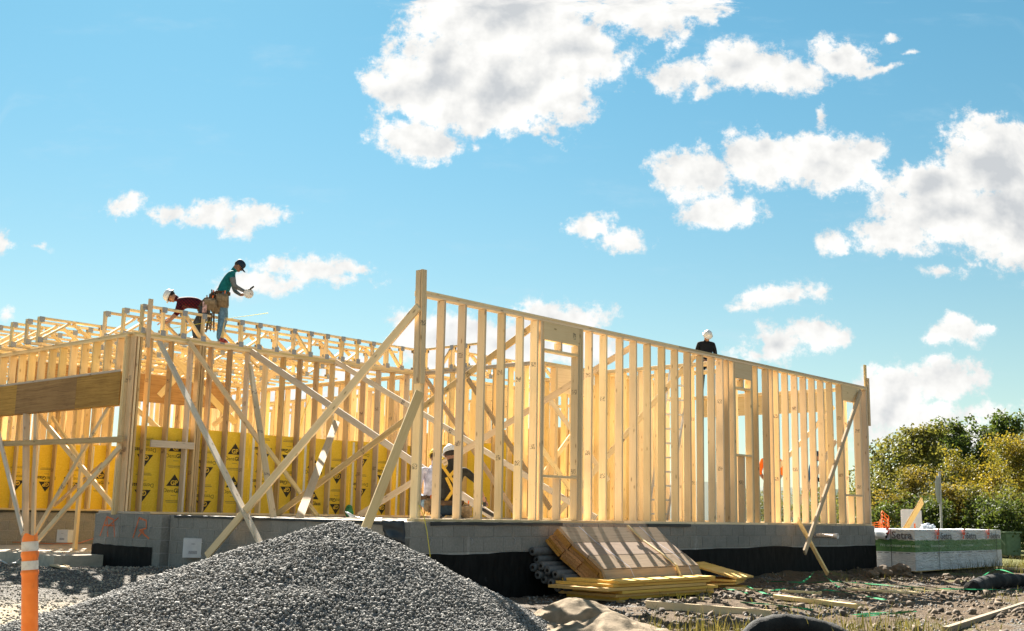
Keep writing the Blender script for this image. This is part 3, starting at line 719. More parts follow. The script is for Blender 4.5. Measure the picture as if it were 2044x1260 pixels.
def stick(name, label, cat, p0, p1, w=.089, t=.038, xh=None, mat=PINE_B, group=None):
    o = lum(None, name, p0, p1, w, t, xh if xh is not None else (1, 0, 0), mat); return tag(o, label, cat, group)
def brace(label, p0, p1, w=.089, t=.038, mat=PINE_B, xh=None, group='diagonal braces holding the walls'):
    d = (Vector(p1)-Vector(p0)); side = xh if xh is not None else UR
    h = Vector((-d.y, d.x, 0)); 
    return stick('diagonal_brace', label, 'brace', p0, p1, w, t, side, mat, group)
out1 = BW1-.09
stick('standing_board', 'short board with slanted top standing at the porch corner in front of the first truss', 'board', B(.22, -.10, FZ+WH-.25), B(.22, -.10, FZ+WH+.60), .08, .038, UR, PINE_B)
# near end pole and its prop
A1 = lambda da, db, z: B(.3+da, BW1+db, z)
stick('end_pole', 'tall pole nailed at the near end of the front wall, rising above it', 'pole', A1(.03, -.095, FZ+1.80), A1(.0, -.095, FZ+WH+.27), .038, .089, UL, PINE_B)
stick('end_pole', 'weathered board doubled onto the tall pole at the near end', 'pole', A1(-.03, -.05, FZ+1.80), A1(-.045, -.05, FZ+WH+.26), .038, .089, UR, PINE_B)
stick('end_pole', 'tall pole standing at the far right end of the front wall', 'pole', B(14.19, BW1-.02, FZ+1.75), B(14.19, BW1-.02, FZ+WH+.50), .038, .089, UL, PINE_A)
stick('end_pole', 'short board nailed beside the pole at the far right end', 'pole', B(14.23, BW1-.06, FZ+2.2), B(14.23, BW1-.06, FZ+WH+.2), .038, .089, UL, PINE_B)
pA = A1(-.09, .02, 0)
def along(px, py, a): return ona(px, py, a)
brace('long brace from the tall near pole down left to the gravel, crossing the whitest brace', ona(836, 612, .17), atD(413, 1110, 17.25), .12, .038, PINE_A, UP)
brace('short steep brace from the near pole down into the gravel pile top', ona(838, 782, .13), atD(722, 1075, 14.4), .12, .038, PINE_A, UP)
brace('brace leaning across the far right window with its lit edge, foot in the air', onb(1718, 782, out1-.03), onb(1606, 1103, BW1-.62), .12, .038, PINE_B, UP)
brace('short brace from the foundation top down to the dirt, crossing the hanging one', onb(1594, 1040, BW1-.12), onb(1652, 1146, BW1-.95), .089, .038, PINE_A, UP)
brace('weathered grey brace from the porch corner down past the pier box', onb(318, 682, -.10), atD(522, 1090, 16.3), .10, .038, PINE_W, UR)
brace('stamped brace from under the bending man, sloping right across the yellow boards', onb(376, 682, -.10), onb(520, 884, -.55), .10, .038, PINE_B, UR)
brace('lower brace splice continuing to the floor across the yellow boards', onb(528, 888, -.45), onb(634, 1031, -1.0), .089, .038, PINE_A, UR)
brace('steep pale brace standing almost upright in front of the yellow boards', onb(499, 728, -.14), atD(551, 1068, 17.2), .10, .038, PINE_B, UR)
brace('pale brace leaning left below the crossing of the long braces', onb(672, 842, -.35), atD(588, 1058, 17.0), .13, .038, PINE_B, UR)
brace('whitest brace, sunlit on top, from the standing man to behind the front studs', onb(501, 702, -.10), atD(985, 1032, 18.3), .115, .038, PINE_W, UP)
brace('sunlit topped brace from the middle of the left wall to the first window', onb(670, 722, -.10), atD(1190, 1034, 19.6), .10, .038, PINE_W, UP)
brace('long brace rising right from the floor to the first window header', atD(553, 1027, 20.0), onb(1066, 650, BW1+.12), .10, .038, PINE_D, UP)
brace('long brace rising right to the wall top beyond the first window', atD(716, 1029, 19.4), onb(1262, 692, BW1+.12), .10, .038, PINE_B, UP)
brace('brace rising right behind the ladder', atD(1105, 1034, 20.4), onb(1392, 704, BW1+.12), .10, .038, PINE_B, UP)
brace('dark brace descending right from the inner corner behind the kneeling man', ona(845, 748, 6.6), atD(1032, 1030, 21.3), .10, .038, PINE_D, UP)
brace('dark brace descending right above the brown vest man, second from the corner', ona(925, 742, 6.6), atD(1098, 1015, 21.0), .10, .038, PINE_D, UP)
brace('inner brace seen low in the first window, falling right', atD(1070, 880, 20.2), atD(1145, 985, 20.6), .089, .038, PINE_A, UP)
brace('inner brace seen in the first window, falling right from mid height', atD(1095, 795, 21.6), atD(1215, 960, 21.8), .089, .038, PINE_A, UP)
brace('inner brace rising right below the first window rail', atD(1060, 980, 22.2), atD(1140, 870, 22.6), .089, .038, PINE_A, UP)
brace('brace behind the far studs rising right toward the end wall', atD(1556, 930, 25.0), atD(1664, 812, 25.6), .10, .038, PINE_A, UP)
brace('low sunlit brace behind the far studs beside the orange shirt', atD(1580, 1030, 24.6), atD(1668, 880, 25.4), .10, .038, PINE_W, UP)
brace('crossed brace high behind the porch corner, falling right', atD(332, 700, 22.0), atD(470, 845, 22.5), .12, .038, PINE_A, UP)
brace('crossed brace high behind the porch corner, rising right', atD(318, 790, 23.0), atD(410, 690, 23.0), .12, .038, PINE_A, UP)
brace('brace behind the left wall rising right under the trusses', atD(425, 850, 23.2), atD(610, 690, 23.2), .10, .038, PINE_A, UP)
brace('brace behind the left wall falling right in its middle', atD(255, 800, 22.6), atD(370, 905, 22.4), .10, .038, PINE_A, UP)
# porch props
def on3(px, py, b): return onPlane(px, py, B(b, 0), UR)
stick('prop_post', 'thin pale prop post under the porch header at far left', 'post', on3(50, 1085, -.05), on3(53, 826, -.05), .038, .12, UL, PINE_W, 'props under the porch header')
stick('prop_post', 'wider prop post beside the thin one, behind the orange marker', 'post', on3(66, 1090, .03), on3(72, 826, .03), .12, .038, UL, PINE_B, 'props under the porch header')
stick('prop_post', 'single prop standing on the porch slab beside the white carton', 'post', atD(149, 1098, 21.2), atD(168, 868, 21.2), .06, .089, UR, PINE_B, 'props under the porch header')
stick('ledger_board', 'grey board nailed level across the porch props', 'board', on3(4, 886, -.12), on3(246, 877, -.12), .10, .038, UP, PINE_D)
brace('pale brace at the left border leaning into the prop feet', on3(-4, 862, -.10), on3(46, 1066, -.55), .09, .038, PINE_W, UL)
brace('porch brace rising steeply right from the prop feet to the header', on3(72, 1062, -.16), on3(218, 812, .04), .09, .038, PINE_B, UL)
brace('porch brace rising right from the prop feet to the corner post', on3(72, 1082, -.22), on3(240, 892, -.12), .10, .038, PINE_B, UL)
brace('porch brace falling right from the header to the corner post foot', on3(78, 830, .25), on3(233, 1018, .15), .10, .038, PINE_A, UL)
brace('second porch brace falling right, in front of the yellow boards', atD(104, 832, 22.6), atD(165, 925, 22.4), .09, .038, PINE_A, UL)
brace('porch brace rising right low behind the single prop', atD(108, 1010, 22.2), atD(205, 925, 22.4), .09, .038, PINE_D, UL)

# ------------------------------------------------------------------ ladder behind the front wall
def ladder():
    f0 = atD(1311, 1031, 23.4); f0.z = FZ; f1 = atD(1363, 710, 22.2)
    t = thing('ladder', 'aluminium ladder leaning inside the front wall, yellow tipped', 'ladder', f0)
    d = f1-f0; L = d.length; side = Vector((d.y, -d.x, 0)); side = (UR*.8-UL*.6).normalized(); inv = Matrix.Translation(-f0)
    for s in (-1, 1):
        o = side*(.21*s)
        r = lum(t, 'rail', o, d+o, .03, .075, side, ALU)
        lum(r, 'rail_tip', (0, 0, L-.001), (0, 0, L+.07), .034, .08, (1, 0, 0), plain('yellow_cap', (.7, .45, .03)))
    for k in range(int(L/.3)):
        p = d*((k+.6)*.3/L); lum(t, 'rung', p-side*.2, p+side*.2, .034, .034, UP, ALU)
ladder()

# ------------------------------------------------------------------ bundles of boards beside the front wall
def bundle():
    a0 = toB(onb(1086, 1077, BW1-.12))[0]; fr = BW1-.115
    t = thing('board_bundle', 'slumped strapped bundle of wide boards leaning on the foundation, striped with stud shadow', 'lumber bundle', B(a0, fr, 0), BROT)
    # cross section in (out, z): rows of boards follow this bent line, four layers thick
    top = [(.30, .955), (.56, .735), (.84, .565), (1.10, .39), (1.19, .16)]
    nrm = Vector((-.30, -.19)); lay = 7; Lb = 2.44
    for i in range(4):
        p0, p1 = Vector(top[i]), Vector(top[i+1])
        dv = (p1-p0).normalized(); nv = Vector((-abs(dv.y), -abs(dv.x))) if i < 3 else Vector((-abs(dv.y), -abs(dv.x)))
        nv = nrm.normalized()*.7+nv*.3
        for k in range(lay):
            th = .048; off = nv*(th*(k+.5)/max(.75, abs(nv.dot(Vector((dv.y, -dv.x))))))
            q0, q1 = p0+off+dv*.004, p1+off-dv*.004
            if min(q0.x, q1.x) < 0.03: 
                sh = max(0, .03-min(q0.x, q1.x)); q0.x += sh; q1.x += sh
            c = (q0+q1)/2; w = (q1-q0).length
            xj = random.uniform(-.02, .02); m = PALEBRD if k == 0 else ENDGR
            lum(t, 'board', (xj, -c.x, c.y), (xj+Lb, -c.x, c.y), w, th-.004, (0, -dv.x, dv.y), m)
    for x in (.42, 1.95):
        bm = bmesh.new(); pts = [(x+random.uniform(-.01, .01)+.06*i, -p[0]-.012, p[1]+.012) for i, p in enumerate(top)]
        for p, q in zip(pts[:-1], pts[1:]):
            vs = [bm.verts.new(Vector(v)) for v in ((p[0]-.006, p[1], p[2]), (p[0]+.006, p[1], p[2]), (q[0]+.006, q[1], q[2]), (q[0]-.006, q[1], q[2]))]; bm.faces.new(vs)
        bm_obj('strap', bm, plain('white_strap', (.6, .62, .72), .4), t)
    for i in range(4):
        p, q = top[i], top[i+1]; x = 1.63+i*.04
        lum(t, 'lath', (x, -p[0]-.028, p[1]+.024), (x+.04, -q[0]-.028, q[1]+.024), .05, .02, (1, 0, 0), PINE_A)
    return a0
A0 = bundle()
def sheets():
    z0 = .02; c = onZ(1237, 1163, .24); a, b, _ = toB(c)
    t = thing('sheet_stack', 'low stack of yellow edged boards lying on the dirt in front of the slumped bundle', 'board stack', B(a, b, 0), BROT)
    for k, (da, db, w) in enumerate([(.06, .06, .9), (-.05, .02, 1.0), (.02, -.03, 1.02), (-.30, -.02, 1.02), (-.10, 0.03, 1.0), (0, 0, 1.02)]):
        lum(t, 'sheet', (da, db+w/2, .018+k*.044), (da+2.44, db+w/2+random.uniform(-.02, .02), .018+k*.044+random.uniform(-.003, .003)), w, .039, (0, 1, 0), YELBRD)
    for x in (.1, 1.2, 2.2): lum(t, 'bearer', (x, .0, -.02), (x, .9, -.02), .06, .044, (1, 0, 0), PINE_D)
    c = onZ(1481, 1152, .17); a, b, _ = toB(c)
    t = thing('sheet_stack', 'small crooked stack of short planks under a ribbed top, right of the slumped bundle', 'board stack', B(a, b, 0), BROT+.25)
    for k in range(4): lum(t, 'plank', (-.5+random.uniform(-.2, .1), .35, .025+.035*k), (.25, .4+random.uniform(-.08, .08), .025+.035*k), .8, .03, (0, 1, 0), YELBRD, twist=random.uniform(-.08, .08))
    for k in range(6): lum(t, 'slat', (-.45, .02+k*.145, .18+.034*k), (.35, -.03+k*.145, .18+.034*k), .142, .03, (0, .145, .034), YELBRD)
sheets()
ROLLM = plain('grey_roll', (.10, .103, .106), .75, .25, 12); ROLLD = plain('roll_core', (.03, .025, .02), .9)
def rolls():
    pr = [(1062, 1101), (1071, 1117), (1063, 1133), (1079, 1130), (1073, 1148), (1092, 1139), (1085, 1157), (1108, 1147), (1099, 1164), (1122, 1156), (1112, 1173), (1128, 1172)]
    lab = ['topmost grey roll against the black coating', 'grey roll just under the topmost one', 'leftmost grey roll halfway up the heap', 'grey roll right of the leftmost, halfway up', 'grey roll below the leftmost one', 'grey roll in the middle of the heap, upper row', 'grey roll in the middle of the bottom slope', 'upper grey roll tucked under the slumped boards', 'grey roll second from the lowest', 'grey roll nearest the yellow boards, upper', 'lowest grey roll resting on the gravel', 'grey roll squeezed beside the yellow boards, lowest right']
    for (px, py), l in zip(pr, lab):
        p = ona(px, py, A0-.28+random.uniform(-.05, .05))
        t = thing('membrane_roll', l, 'roll', p, BROT, 'grey rolls heaped under the slumped boards')
        M = Matrix.Rotation(math.pi/2, 4, 'Y'); bm = bmesh.new()
        lathe_bm(bm, [(.024, .005), (.056, 0), (.061, .012), (.061, 1.0), (.024, 1.0)], 16, M, False, False); bm_obj('wrap', bm, ROLLM, t, True)
        bm = bmesh.new(); lathe_bm(bm, [(.022, .03), (.0235, .0), (.0245, .0), (.0245, .03)], 12, M, True, False); bm_obj('core', bm, ROLLD, t)
rolls()

# ------------------------------------------------------------------ wrapped timber pack at right
def pack():
    c0 = onZ(1829, 1146, 0.0); e1 = UL; Lx, Ly, H = 5.4, 1.1, .94
    t = thing('timber_pack', 'white and green wrapped timber pack lettered Setra, beside the far end of the foundation', 'timber pack', c0, BROT)
    wm, nt_ = new_mat('white_wrap', .42, .35); tc = nt_.n('ShaderNodeTexCoord'); v = tc.outputs['Object']; z = nt_.xyz(v)[2]
    zz = nt_.m('ADD', z, nt_.m('MULTIPLY', nt_.m('SUBTRACT', nt_.noise(v, 5, 4, .7), .5), .12))
    f = nt_.noise(v, 3, 4); base = nt_.mix(nt_.mr(f, .3, .7), (.60, .61, .62), (.72, .73, .73))
    gedge = nt_.m('MULTIPLY', nt_.mr(zz, .725, .70), nt_.mr(z, .45, .46))
    ggn = nt_.mix(nt_.noise(v, 12, 4), (.03, .13, .045), (.16, .30, .10)); col = nt_.mix(gedge, base, ggn)
    nt_.l(col, nt_.bsdf.inputs['Base Color']); bump(nt_, nt_.noise(nt_.vm('MULTIPLY', v, (1.2, 1.2, 5)), 4, 5, .62, dist=1.2), 1.0, .08)
    def face(o, ux, uz, nx, nz, nrm, nm):
        vs = []; fs = []
        for j in range(nz+1):
            for i in range(nx+1):
                p = Vector(o)+Vector(ux)*(i/nx)+Vector(uz)*(j/nz)
                e = min(i, nx-i, j, nz-j); k = .012 if e > 0 else 0
                vs.append(p+Vector(nrm)*(k*1.6*mnoise.noise(p*3.1+Vector((9, 2, 3)))+k*mnoise.noise(p*9)))
        for j in range(nz):
            for i in range(nx): a = j*(nx+1)+i; fs.append((a, a+1, a+nx+2, a+nx+1))
        obj(nm, mesh_from(nm, vs, fs, [wm], smooth=True), t)
    face((0, 0, .06), (Lx, 0, 0), (0, 0, H-.06), 60, 14, (0, -1, 0), 'wrap_side')
    face((0, Ly, .06), (0, -Ly, 0), (0, 0, H-.06), 16, 14, (-1, 0, 0), 'wrap_end')
    face((0, 0, H), (Lx, 0, 0), (0, Ly, 0), 40, 10, (0, 0, 1), 'wrap_top')
    face((Lx, 0, .06), (0, Ly, 0), (0, 0, H-.06), 10, 8, (1, 0, 0), 'wrap_end'); face((Lx, Ly, .06), (-Lx, 0, 0), (0, 0, H-.06), 30, 8, (0, 1, 0), 'wrap_side')
    bm = bmesh.new(); bm_box(bm, (Lx/2, Ly/2, .48), (Lx-.08, Ly-.08, .88)); bm_obj('timber_core', bm, PINE_A, t)
    for x in (.4, 2.6, 4.9): lum(t, 'bearer', (x, .05, .015), (x, Ly-.05, .015), .09, .09, (1, 0, 0), PINE_D)
    RED = plain('red_print', (.62, .07, .03), .6, .1); GRY = plain('grey_print', (.09, .09, .1), .6, .1); WHT = plain('white_print', (.5, .58, .5), .6, .1)
    def lab(x, s, face_):
        tv = text_verts('Setra', s, .005); parts = [(tv[0], tv[1], XZ @ T(0, 0), 0)]
        for (qx, qy) in ((-.62, .0), (-.62, .42), (-.37, .42), (-.37, .82)):
            q = [Vector((qx*s-s*.18, qy*s-.02*s, 0)), Vector((qx*s+s*.08, qy*s-.02*s, 0)), Vector((qx*s+s*.16, qy*s+.32*s, 0)), Vector((qx*s-s*.10, qy*s+.32*s, 0))]
            parts.append((q, [(0, 1, 2, 3)], XZ, 1))
        o = obj('brand_print', compose(parts, [GRY, RED]), t)
        o.matrix_basis = face_(x) @ Matrix.Diagonal((1.55 if face_ is side else 1, 1, 1, 1))
    side = lambda x: T(x, -.047, .735)
    for x in (1.35, 2.92, 4.55): lab(x, .20, side)
    endf = lambda x: T(-.047, x, .74) @ Matrix.Rotation(-math.pi/2, 4, 'Z')
    lab(.50, .22, endf)
    sl_ = 'We co-create green value'
    for (x, s, fc) in ((.78, .085, endf), (.75, .075, side), (2.55, .075, side), (4.0, .06, side)):
        tv = text_verts(sl_, s, 0, .2); M = fc(x); M = M.copy(); M.translation.z = .565
        o = obj('slogan_print', compose([(tv[0], tv[1], XZ, 0)], [WHT]), t); o.matrix_basis = M; o['kind'] = 'stuff'
    bm = bmesh.new()
    rr = random.Random(4)
    for k in range(26):
        x = rr.uniform(.1, 5.0); w = rr.uniform(.05, .3)
        vs = [bm.verts.new(p) for p in ((x, -.034, .425), (x+w, -.034, .425), (x+w, -.034, .437), (x, -.034, .437))]; bm.faces.new(vs)
    for k in range(6):
        y = .1+k*.16; vs = [bm.verts.new(p) for p in ((-.034, y+.1, .425), (-.034, y, .425), (-.034, y, .437), (-.034, y+.1, .437))]; bm.faces.new(vs)
    bm_obj('fine_print', bm, GRY, t)
    dk = plain('dark_strap', (.03, .04, .04), .5)
    for x in (1.25, 4.95):
        lum(t, 'strap', (x, -.036, .05), (x, -.036, H+.004), .022, .003, (1, 0, 0), dk)
    lum(t, 'strap', (-.036, .52, .05), (-.036, .52, H+.004), .012, .003, (0, 1, 0), dk)
    # torn flap rolled up at the near left corner
    FLP = plain('flap_plastic', (.60, .63, .66), .3, .06)
    vs = []; fs = []; n = 16; q = 14
    for i in range(n+1):
        u = i/n; y = Ly+.10-u*.62; r = .050+.035*u; cx = -.075-.03*u
        for j in range(q+1):
            an = math.pi*(.5+1.75*j/q); rr_ = r*(1+.12*math.sin(u*9+j))
            vs.append((cx+.02+math.cos(an)*rr_, y+.02*math.sin(j*2+u*5), H-.02-r+math.sin(an)*rr_-.05*u))
        vs.append((-.005, y, H+.012))
    w_ = q+2
    for i in range(n):
        for j in range(q): a_ = i*w_+j; fs.append((a_, a_+1, a_+w_+1, a_+w_))
        a_ = i*w_; fs.append((a_, a_+w_, a_+w_+q+1, a_+q+1))
    obj('torn_flap', mesh_from('flap', vs, fs, [FLP], smooth=True), t)
    bm = bmesh.new(); M = Matrix.Translation((-.085, Ly-.50, H-.145)) @ Matrix.Rotation(math.pi/2, 4, 'X'); lathe_bm(bm, [(.062, -.05), (.062, 0)], 14, M); bm_obj('roll_shade_plug', bm, plain('roll_shade_black', (.012, .012, .014), .9), t)  # solid black plug, painted as the shade inside the rolled flap
    # crumpled plastic lump on top
    bm = bmesh.new(); bmesh.ops.create_icosphere(bm, subdivisions=3, radius=.13)
    for v in bm.verts: v.co *= 1+.55*mnoise.noise(v.co*17); v.co.x *= 1.7; v.co.z *= .6; v.co += Vector((2.0, .5, H+.05))
    bm_obj('crumpled_plastic', bm, plain('flap_plastic', (.62, .65, .70), .3, .08), t)
    return t, c0
PK, PK0 = pack()
p = B(*[q for q in toB(PK0)[:2]], 0)
pkM = lambda x, y, z: PK0 + UR*x + UL*y + UP*z
NETM = plain('orange_net', (.85, .17, .03), .5, .1)
def net():
    t = thing('safety_netting', 'orange plastic safety netting heaped behind the wrapped timber pack', 'netting', pkM(.9, 1.6, 0), BROT)
    bm = bmesh.new()
    pt = lambda u, w: Vector((u*1.6, .12*math.sin(u*9), .72+w*(.42+.18*math.sin(u*7+1)+.1*math.sin(u*17))))
    for j in range(8): tube_bm(bm, [pt(i/16, j/7) for i in range(17)], .009, 4)
    for i in range(17): tube_bm(bm, [pt(i/16, j/7) for j in range(8)], .008, 4)
    bm_obj('mesh_net', bm, NETM, t)
    for u in (0, .5, 1): lum(t, 'stake', (u*1.6, .12*math.sin(u*9)+.03, -.1), (u*1.6, .12*math.sin(u*9)+.03, 1.12+.05*u), .03, .03, (1, 0, 0), PINE_D)
    tag(stick('flag_stake', 'thin stake with orange tip behind the far half of the timber pack', 'stake', pkM(3.7, 1.5, 0), pkM(3.7, 1.5, 1.06), .03, .03, UR, NETM), 'thin stake with orange tip behind the far half of the timber pack', 'stake')
net()
def signs():
    p0 = atD(1820, 1053, 31); p0.z = 0
    t = thing('white_board', 'blank white board on stakes standing behind the timber pack', 'board', p0, .1)
    WB = plain('white_board', (.74, .70, .72), .5, .05)
    bm = bmesh.new(); bm_box(bm, (0, 0, 1.17), (.58, .012, .52)); bmesh.ops.bevel(bm, geom=[e for e in bm.edges if abs((e.verts[0].co-e.verts[1].co).y) > .005], offset=.03, segments=2, affect='EDGES'); bm_obj('board_face', bm, WB, t)
    for x in (-.22, .22): lum(t, 'stake', (x, .03, -.2), (x, .03, 1.3), .04, .03, (1, 0, 0), PINE_D)
    q0 = atD(1804, 1062, 29.0); q1 = atD(1841, 1000, 29.4)
    stick('leaning_plank', 'wide plank leaning up in front of the blank white board', 'plank', q0-(q1-q0)*1.2, q1, .26, .03, UR, YELBRD)
    s0 = atD(1876, 1050, 33); s0.z = 0; top = atD(1881, 944, 33).z
    t = thing('road_sign', 'grey back of an octagonal road sign on a thin post, in front of yellow trees', 'sign', s0, 0)
    GP_ = plain('sign_back', (.40, .38, .35), .5, .08, 10, .4, .3)
    bm = bmesh.new(); r = .41; n = 8; cz = top-.48
    ang = [math.pi/8+k*math.pi/4 for k in range(8)]
    f = [bm.verts.new((r*math.cos(a), 0, cz+r*1.02*math.sin(a))) for a in ang]; b_ = [bm.verts.new((r*math.cos(a), .006, cz+r*1.02*math.sin(a))) for a in ang]
    bm.faces.new(f); bm.faces.new(list(reversed(b_)))
    for k in range(8): bm.faces.new((f[k], b_[k], b_[(k+1) % 8], f[(k+1) % 8]))
    o = bm_obj('sign_plate', bm, GP_, t); o.rotation_euler = (0, .0, 1.02)
    lum(t, 'post', (.03, -.02, -.2), (.055, -.02, top+.02), .06, .035, (1, 0, 0), plain('sign_post', (.34, .34, .33), .5, .1, 9, .4, .4))
    bm = bmesh.new(); bm_box(bm, (.055, -.02, top+.03), (.16, .05, .02)); bm_obj('post_cap', bm, GP_, t)
    u0 = atD(2014, 1084, 40); u0.z = 0
    t = thing('utility_box', 'green utility box with a pale rail, at the right border behind the pack', 'box', u0, .2)
    bm = bmesh.new(); bm_box(bm, (0, 0, .38), (.6, .5, .76)); bmesh.ops.bevel(bm, geom=bm.edges[:], offset=.03, segments=2, affect='EDGES'); bm_obj('cabinet', bm, plain('utility_green', (.10, .16, .09), .5), t)
    bm = bmesh.new(); bm_box(bm, (0, 0, .79), (.66, .56, .05)); bm_obj('lid', bm, plain('utility_lid', (.14, .2, .12), .5), t)
    t = thing('guard_rail', 'pale low rail running out of the picture behind the green box', 'rail', u0+Vector((.6, 1.5, 0)), 0)
    lum(t, 'rail', (0, 0, .55), (4, .6, .55), .12, .05, UP, plain('pale_rail', (.5, .5, .47), .5))
    for x in (0.2, 2, 3.8): lum(t, 'post', (x, .15*x, -.1), (x, .15*x, .55), .07, .07, (1, 0, 0), plain('rail_post', (.3, .3, .28), .6))
signs()

# ------------------------------------------------------------------ marker post, pipe, cartons, tarps
def delineator():
    p0 = atD(72, 1260, 7.0); p0.z = float(gh(p0.x, p0.y))-.02
    t = thing('delineator_post', 'orange tubular marker post with two white reflective bands, at lower left', 'marker post', p0); t.rotation_euler = (0, -.088, 0)
    OR, k = new_mat('orange_plastic', .45, .4); tc = k.n('ShaderNodeTexCoord'); f = k.noise(tc.outputs['Object'], 9, 5, .65)
    c = k.mix(k.mr(f, .35, .7), (.86, .19, .02), (.95, .25, .035)); c = k.mix(k.m('MULTIPLY', k.mr(k.noise(k.vm('MULTIPLY', tc.outputs['Object'], (14, 14, 3)), 1, 4, .6), .52, .70), .7), c, (.40, .11, .04))
    k.l(c, k.bsdf.inputs['Base Color'])
    zt = (1.144-(1062-1003)*7/2261)-p0.z; px = 7/2261
    Z = lambda y: zt-(y-1062)*px
    R = .047
    bm = bmesh.new(); lathe_bm(bm, [(R+.001, 0), (R, Z(1142)), (R+.003, Z(1139)), (R+.006, Z(1136)), (R+.003, Z(1132)), (R-.001, Z(1130)), (R-.001, Z(1109)), (R+.004, Z(1103)), (R+.005, Z(1099)), (R+.001, Z(1094)), (R-.001, Z(1090)), (R-.002, Z(1070)), (R-.004, Z(1063))], 28, None, True, False)
    for v in bm.verts:
        if v.co.z > Z(1068): v.co.z += .012*math.sin(3*math.atan2(v.co.y, v.co.x)+.5)+.008*math.cos(math.atan2(v.co.y, v.co.x)); v.co.x *= .96
    bm_obj('tube', bm, OR, t, True)
    bm = bmesh.new(); lathe_bm(bm, [(R-.006, Z(1066)), (R-.012, Z(1072))], 20, None, False, True); bm_obj('top_plug', bm, OR, t, True)
    BN, k = new_mat('reflective_band', .5, .4); tc = k.n('ShaderNodeTexCoord'); f = k.noise(tc.outputs['Object'], 30, 5, .7); g_ = k.noise(k.vm('MULTIPLY', tc.outputs['Object'], (3, 3, 40)), 1, 3)
    c = k.mix(k.mr(f, .45, .7, 0, .5), (.66, .62, .56), (.40, .34, .27)); c = k.mix(k.mr(g_, .55, .7, 0, .3), c, (.6, .3, .15)); k.l(c, k.bsdf.inputs['Base Color'])
    for (y0, y1) in ((1095, 1076), (1130, 1113)):
        bm = bmesh.new(); lathe_bm(bm, [(R+.0012, Z(y0)), (R+.0012, Z(y1))], 28, None, False, False); bm_obj('reflective_band', bm, BN, t, True)
    bm = bmesh.new(); lathe_bm(bm, [(.17, -.02), (.17, .03), (.12, .06), (.06, .08)], 20); bm_obj('rubber_base', bm, plain('black_rubber', (.02, .02, .02), .8), t)
delineator()
def small_things():
    p = onb(1626, 1069, BW1-.1); bm = bmesh.new(); M = Matrix.Rotation(math.pi/2, 4, 'X')
    lathe_bm(bm, [(.048, -.05), (.048, .42), (.055, .421), (.055, .50), (.046, .50), (.046, .44)], 16, M, True, True)
    o = bm_obj('pipe_stub', bm, plain('pvc_pipe', (.72, .66, .62), .4), None, True); o.location = p; o.rotation_euler = (0, 0, BROT); tag(o, 'white plastic pipe stub poking out of the far foundation', 'pipe')
    CART, k = new_mat('white_carton', .7, .2); tc = k.n('ShaderNodeTexCoord'); f = k.noise(tc.outputs['Object'], 6, 4)
    k.l(k.mix(k.mr(f, .3, .7), (.56, .56, .58), (.66, .66, .66)), k.bsdf.inputs['Base Color'])
    def carton(px, py, d, s, label, rot):
        p0 = atD(px, py, d); t = thing('carton', label, 'carton', p0, rot)
        bm = bmesh.new(); bm_box(bm, (0, 0, s[2]/2), s); bmesh.ops.bevel(bm, geom=bm.edges[:], offset=.006, segments=1, affect='EDGES'); bm_obj('box', bm, CART, t)
        bm = bmesh.new(); bm_box(bm, (-.0, -s[1]/2-.001, s[2]*.28), (s[0]*.42, .001, s[2]*.16)); bm_box(bm, (.0, -s[1]/2-.001, s[2]*.72), (s[0]*.2, .001, s[2]*.04)); bm_obj('printed_patch', bm, plain('carton_print', (.34, .34, .36), .7, .3, 60), t)
        for sg in (-1, 1):
            bm = bmesh.new(); bm_box(bm, (0, sg*s[1]/4, s[2]+.002), (s[0]*.98, s[1]/2-.004, .003)); bm_obj('flap', bm, CART, t)
        lum(t, 'tape', (-s[0]/2, 0, s[2]+.005), (s[0]/2, 0, s[2]+.005), .05, .002, (0, 1, 0), TAPE)
    carton(385, 1113, 17.9, (.30, .30, .29), 'white carton standing by the block foundation, right of the pier', .22)
    carton(132, 1083, 23.4, (.28, .26, .25), 'white carton on the porch slab behind the single prop', -.35)
    # tarps at the near front corner
    def sheet(name, label, cat, fn, nu, nv, mat):
        vs = [fn(i/nu, j/nv) for j in range(nv+1) for i in range(nu+1)]; fs = [(j*(nu+1)+i, j*(nu+1)+i+1, (j+1)*(nu+1)+i+1, (j+1)*(nu+1)+i) for j in range(nv) for i in range(nu)]
        o = obj(name, mesh_from(name, vs, fs, [mat], smooth=True)); m = o.modifiers.new('s', 'SOLIDIFY'); m.thickness = .004; tag(o, label, cat); return o
    def f1(u, v):
        a = .21+.0*u; b = BW1-.12+.42*(1-u)
        n = mnoise.noise(Vector((u*3, v*3, 1)))*.03
        return B(.075-.04*v*math.sin(u*3)+n, b-.05*v, FZ+.012-.27*v*(.75+.35*u)) if True else None
    sheet('membrane_flap', 'dark membrane flap hanging over the near foundation corner', 'tarp', f1, 10, 8, MEMBR)
    WP = plain('white_plastic', (.70, .74, .76), .3, .08)
    def f2(u, v): 
        n = mnoise.noise(Vector((u*5, v*2, 4)))*.02
        return B(.12+v*.10, BW1+.35+u*.75, FZ+.02+.09*max(0, u-.6)*2.2*(1-v)+n*.6+.01)
    sheet('plastic_film', 'white plastic film crumpled on the near foundation top', 'film', f2, 14, 4, WP)
    cord = plain('yellow_cord', (.70, .58, .08), .6)
    def curve(name, label, pts, r, mat, cat='cord', group=None):
        bm = bmesh.new(); tube_bm(bm, pts, r, 5); o = bm_obj(name, bm, mat, None, True); tag(o, label, cat, group); return o
    curve('yellow_cord', 'thin yellow cord hanging over the front foundation near its corner', [onb(836, 1008, BW1-.10), onb(846, 1030, BW1-.13), onb(852, 1060, BW1-.13), onb(859, 1112, BW1-.3)], .006, cord)
    curve('yellow_cord', 'yellow string line stretched past the standing man to the truss', [onb(318, 660, .0), onb(470, 634, -.10), onb(535, 625, .1)], .005, cord)
